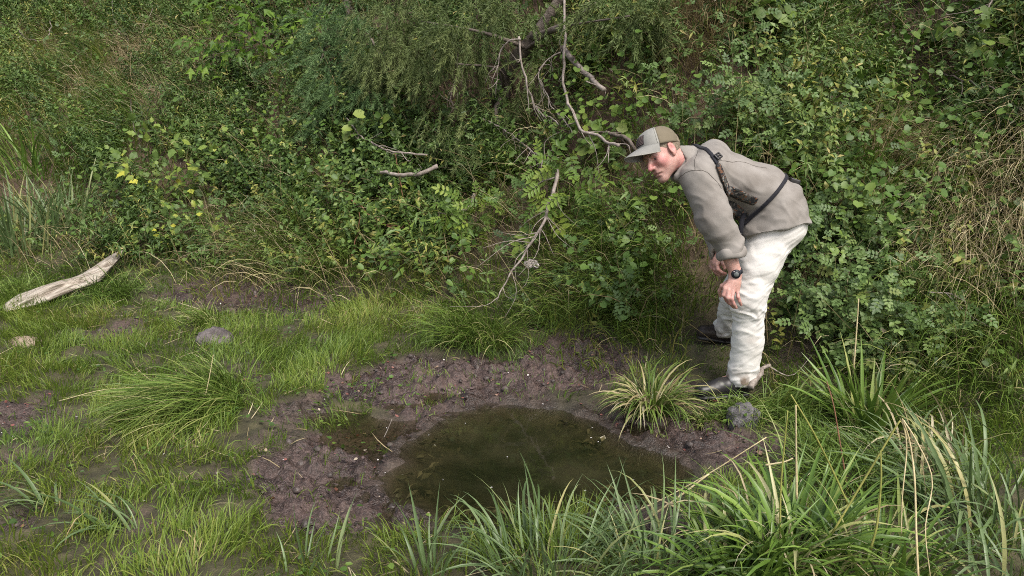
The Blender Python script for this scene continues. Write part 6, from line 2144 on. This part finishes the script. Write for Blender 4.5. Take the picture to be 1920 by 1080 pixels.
M_ROCKP = solid_mat("purple_grey_rock", (0.055, 0.045, 0.045), (0.19, 0.165, 0.16), 16, 0.75, 0.9, dist=0.02)
M_ROCKG = solid_mat("grey_lichen_rock", (0.06, 0.056, 0.056), (0.19, 0.18, 0.182), 26, 0.85, 0.9, dist=0.02)
M_ROCKT = solid_mat("tan_stone", (0.18, 0.13, 0.09), (0.40, 0.32, 0.24), 18, 0.85, 0.8, dist=0.015)
rock("rock", "purple grey rock with grass on top in the left marsh", 402, 645, (0.13, 0.10, 0.12), M_ROCKP, 0.3, 3, -0.1)
rock("rock", "grey lichen rock under draped grass below the man's trouser hem", 1394, 800, (0.085, 0.07, 0.10), M_ROCKG, 0.4, 8, -0.05)
rock("rock", "small tan stone sunk in the grass below the log", 48, 645, (0.10, 0.07, 0.05), M_ROCKT, 0.1, 12, 0.0)
rock("rock", "pale small stone beside the purple grey rock", 365, 600, (0.06, 0.05, 0.04), M_ROCKT, 0.5, 28, 0.0)


def build_log():
    pts = [(15, 588), (60, 568), (110, 552), (165, 540), (205, 515), (232, 498)]
    P = []
    for i, (a, b) in enumerate(pts):
        g = ground_at(a, b + 6)
        P.append([g[0], g[1], float(surf(np.array([g[0]]), np.array([g[1]]))[0]) + 0.05 + 0.008 * i])
    P = curve_pts(P, 40)
    P[:, 2] += 0.09 * np.linspace(0, 1, 40) ** 4
    M_LOG = new_wood(math.atan2(P[-1, 1] - P[0, 1], P[-1, 0] - P[0, 0]))
    base = P[0].copy()
    R = np.interp(np.linspace(0, 1, 40), [0, 0.06, 0.2, 0.55, 0.75, 0.9, 1], [0.02, 0.09, 0.14, 0.115, 0.06, 0.05, 0.012])
    g = Geo()
    sides = 32
    T = nrm(np.gradient(P, axis=0))
    A = nrm(np.cross(T, [0, 0, 1]))
    B = np.cross(A, T)
    th = np.linspace(0, 2 * math.pi, sides, endpoint=False)
    rr = R[:, None] * (0.85 + 0.5 * noise2(th[None] * 2.5 + 3, np.linspace(0, 3, 40)[:, None], 5) + 0.35 * (noise2(th[None] * 5, np.linspace(0, 9, 40)[:, None], 8) - 0.5) + 0.28 * (noise2(th[None] * 3.2, np.linspace(0, 2.2, 40)[:, None], 15) - 0.5))
    V = P[:, None] + rr[..., None] * (np.cos(th)[None, :, None] * A[:, None] + 0.42 * np.sin(th)[None, :, None] * B[:, None])
    i = np.arange(39)[:, None] * sides
    j = np.arange(sides)[None]
    k = (j + 1) % sides
    g.add(V - base, np.stack([i + j, i + k, i + sides + k, i + sides + j], -1).reshape(-1, 4))
    for row, fl in ((0, 1), (39, -1)):
        c = np.concatenate([V[row], V[row].mean(0, keepdims=True)]) - base
        f = np.stack([np.full(sides, sides), np.arange(sides), (np.arange(sides) + 1) % sides], -1)
        g.add(c, f[:, ::fl])
    o = link("fallen_log", g.mesh("fallen_log", M_LOG, True), loc=base)
    tag(o, "bleached weathered fallen log with a raised ragged end lying in grass", "log")


def new_wood(ang):
    m, nt, out = new_mat("bleached_wood")
    L = nt.links
    tc = N(nt, "ShaderNodeTexCoord")
    mp = N(nt, "ShaderNodeMapping")
    mp.vector_type = 'TEXTURE'
    mp.inputs["Rotation"].default_value = (0, 0, ang)
    mp.inputs["Scale"].default_value = (1 / 2.2, 1 / 38, 1 / 38)
    L.new(tc.outputs["Object"], mp.inputs[0])
    nz = N(nt, "ShaderNodeTexNoise")
    nz.inputs["Scale"].default_value, nz.inputs["Detail"].default_value = 1.0, 6.0
    L.new(mp.outputs[0], nz.inputs["Vector"])
    r = ramp(nt, [(0.3, (0.10, 0.075, 0.052)), (0.42, (0.30, 0.25, 0.20)), (0.65, (0.47, 0.42, 0.355))])
    L.new(nz.outputs[0], r.inputs[0])
    p = N(nt, "ShaderNodeBsdfPrincipled")
    p.inputs["Roughness"].default_value = 0.8
    L.new(r.outputs[0], p.inputs["Base Color"])
    b = N(nt, "ShaderNodeBump")
    b.inputs["Strength"].default_value, b.inputs["Distance"].default_value = 0.9, 0.02
    L.new(nz.outputs[0], b.inputs["Height"])
    L.new(b.outputs[0], p.inputs["Normal"])
    L.new(p.outputs[0], out.inputs[0])
    return m


build_log()
branch("broken_stump", "pale broken stub of branch sticking up behind the trouser hem", [(1410, 728, 0.05), (1422, 705, 0.06), (1430, 690, 0.06), (1446, 684, 0.06)], 0.017, 0.010, 1, cat="stub")

# thistle seed heads: white fluffy balls
M_FLUFF = solid_mat("white_fluff", (0.62, 0.55, 0.52), (0.8, 0.74, 0.72), 60, 0.9, 0.6, dist=0.006)
ts = link("thistle_seed_heads", None, loc=off_bank(995, 494, 0.3))
tag(ts, "cluster of fluffy white seed heads on the slanting dead branch", "seed heads")
for dx, dz in ((-0.03, 0.0), (0.0, 0.012), (0.028, 0.004), (0.012, -0.018), (-0.012, -0.016), (0.04, -0.012)):
    d = nrm(RNG.normal(0, 1, (160, 3)))
    g = leaves(d * 0.006, d, RNG.normal(0, 1, (160, 3)), U_(0.010, 0.017, 160), 0.004, RNG.random(160), NEEDLE)
    link("seed_head", g.mesh("seed_head", M_FLUFF), ts, (dx, RNG.normal(0, 0.01), dz))


# ------------------------------------------------------------------ small stuff on mud and in the pool
def build_litter():
    M_CHIP = leaf_mat("mud_litter", [(0.0, (0.05, 0.038, 0.034)), (0.45, (0.12, 0.085, 0.08)), (0.55, (0.13, 0.055, 0.045)), (0.8, (0.21, 0.08, 0.065)), (0.9, (0.32, 0.26, 0.18)), (1.0, (0.6, 0.56, 0.52))], rand=0.0, trans=0.0, rough=0.5)
    P, mud, pd, u, v = marsh_points(90000)
    w = 0.5 * mud * (pd > 0.0) * (0.4 + 0.9 * (fbm2(P[:, 0] * 6, P[:, 1] * 6, 151) > 0.5))
    P = P[RNG.random(len(P)) < w]
    K = len(P)
    a = RNG.random(K) * 6.28
    ll = U_(0.006, 0.022, K) * np.where(RNG.random(K) < 0.06, 1.9, 1)
    tint = RNG.random(K) ** 1.5 * 0.93
    tint[RNG.random(K) < 0.012] = 1.0
    g = leaves(P + [0, 0, 0.006], np.stack([np.cos(a), np.sin(a), RNG.normal(0, 0.35, K)], -1), np.array([0, 0, 1.0]) + RNG.normal(0, 0.4, (K, 3)), ll, ll * U_(0.5, 1.0, K), tint, OVAL2)
    tag(link("leaf_litter", g.mesh("leaf_litter", M_CHIP)), "reddish and dark leaf bits and small stones scattered over the mud", "litter", kind="stuff")
    # clods: rounded lumps of mud
    P, mud, pd, u, v = marsh_points(90000)
    P = P[RNG.random(len(P)) < 0.10 * mud * (pd > -0.02) * sstep(0.4, 0.62, fbm2(P[:, 0] * 4, P[:, 1] * 4, 171))]
    K = len(P)
    ico = np.array([(0, 0, 1), (0.9, 0, 0.3), (0.28, 0.85, 0.3), (-0.72, 0.52, 0.3), (-0.72, -0.52, 0.3), (0.28, -0.85, 0.3), (0.72, 0.52, -0.5), (-0.28, 0.85, -0.5), (-0.9, 0, -0.5), (-0.28, -0.85, -0.5), (0.72, -0.52, -0.5)], float)
    fc = np.array([(0, i, i % 5 + 1) for i in range(1, 6)] + [(i, 5 + (i - 2) % 5 + 1, 6 + (i - 1)) for i in range(1, 6)] + [(i, 6 + (i - 1), i % 5 + 1) for i in range(1, 6)])
    V = P[:, None] + ico[None] * U_(0.006, 0.024, K)[:, None, None] * np.stack([U_(0.7, 1.3, K), U_(0.7, 1.3, K), U_(0.5, 0.9, K)], -1)[:, None] * (0.8 + 0.4 * RNG.random((K, 11, 1)))
    g = Geo().add(V.reshape(-1, 3), (np.arange(K)[:, None, None] * 11 + fc[None]).reshape(-1, 3))
    M_CLOD = solid_mat("mud_clod", (0.03, 0.024, 0.021), (0.10, 0.076, 0.068), 22, 0.45, 0.8, dist=0.006, spec=0.4)
    tag(link("mud_clods", g.mesh("mud_clods", M_CLOD, True)), "small wet purple brown lumps of mud around the pool", "mud", kind="stuff")
    # sunken leaves and stems in the pool
    M_SUNK = leaf_mat("sunken_leaf", [(0.0, (0.025, 0.024, 0.012)), (0.6, (0.075, 0.07, 0.04)), (0.95, (0.13, 0.12, 0.08)), (1.0, (0.3, 0.27, 0.2))], rand=0.0, trans=0.0, rough=0.6)
    P, mud, pd, u, v = marsh_points(60000, -1.6, 1.2, 2.4, 4.6)
    k = (pd < -0.11) & (RNG.random(len(P)) < 0.11 * (0.25 + 1.2 * (fbm2(P[:, 0] * 4, P[:, 1] * 4, 161) > 0.5)))
    P, pd = P[k], pd[k]
    K = len(P)
    a = RNG.random(K) * 6.28
    z = np.minimum(P[:, 2] + U_(0.005, 0.05, K), WATER_Z - 0.006)
    ll = U_(0.025, 0.075, K)
    g = leaves(np.stack([P[:, 0], P[:, 1], z], -1), np.stack([np.cos(a), np.sin(a), RNG.normal(0, 0.25, K)], -1), np.array([0, 0, 1.0]) + RNG.normal(0, 0.4, (K, 3)), ll, ll * U_(0.2, 0.5, K), RNG.random(K), LANCE)
    tag(link("sunken_leaves", g.mesh("sunken_leaves", M_SUNK)), "drowned leaves and stems lying under the pool's surface", "leaves", kind="stuff")
    # white specks: seeds and petals afloat and on the mud
    P, mud, pd, u, v = marsh_points(30000)
    P = P[RNG.random(len(P)) < 0.022 * np.maximum(mud, 0.15)]
    K = len(P)
    P[:, 2] = np.maximum(P[:, 2] + 0.008, WATER_Z + 0.003)
    M_SPECK = leaf_mat("white_petal", [(0.0, (0.55, 0.52, 0.5)), (1.0, (0.75, 0.73, 0.72))], rand=0.0, trans=0.2)
    g = leaves(P, RNG.normal(0, 1, (K, 3)) * [1, 1, 0.2], np.array([0, 0, 1.0]) + RNG.normal(0, 0.3, (K, 3)), U_(0.006, 0.013, K), U_(0.004, 0.009, K), RNG.random(K), OVAL2)
    tag(link("white_petals", g.mesh("white_petals", M_SPECK)), "tiny white petals and seeds on the mud and water", "petals", kind="stuff")
    # pale dead leaves and flower fluff caught on the bank
    P, n, u, v = bank_points(1600, -0.2, 5.5)
    k = RNG.random(len(P)) < 0.25
    P, n = P[k], n[k]
    K = len(P)
    M_DL = leaf_mat("dead_leaf", [(0.0, (0.12, 0.075, 0.045)), (0.5, (0.24, 0.17, 0.11)), (0.85, (0.42, 0.36, 0.26)), (1.0, (0.6, 0.57, 0.52))], rand=0.0)
    ll = U_(0.015, 0.045, K)
    g = leaves(P + n * U_(0.08, 0.3, K)[:, None], RNG.normal(0, 1, (K, 3)) - [0, 0, 0.4], n + RNG.normal(0, 0.6, (K, 3)), ll, ll * U_(0.2, 0.6, K), RNG.random(K), LANCE)
    tag(link("dead_leaves", g.mesh("dead_leaves", M_DL)), "curled dead leaves and pale seed fluff caught in the undergrowth", "leaves", kind="stuff")
    # fine dead stems through the undergrowth
    P, n, u, v = bank_points(2600, -0.2, 5.5)
    k = RNG.random(len(P)) < 0.8
    P, n = P[k], n[k]
    K = len(P)
    g = blades(P, np.arctan2(n[:, 1], n[:, 0]) + RNG.normal(0, 1.0, K), U_(0.3, 0.8, K), U_(0.1, 1.0, K), RNG.normal(0.4, 0.5, K), U_(0.003, 0.006, K), RNG.random(K) * 0.6, n=4, twist=1.2)
    tag(link("dead_stems", g.mesh("dead_stems", M_STRAW)), "thin dead stems sticking through the undergrowth", "stems", kind="stuff")


build_litter()
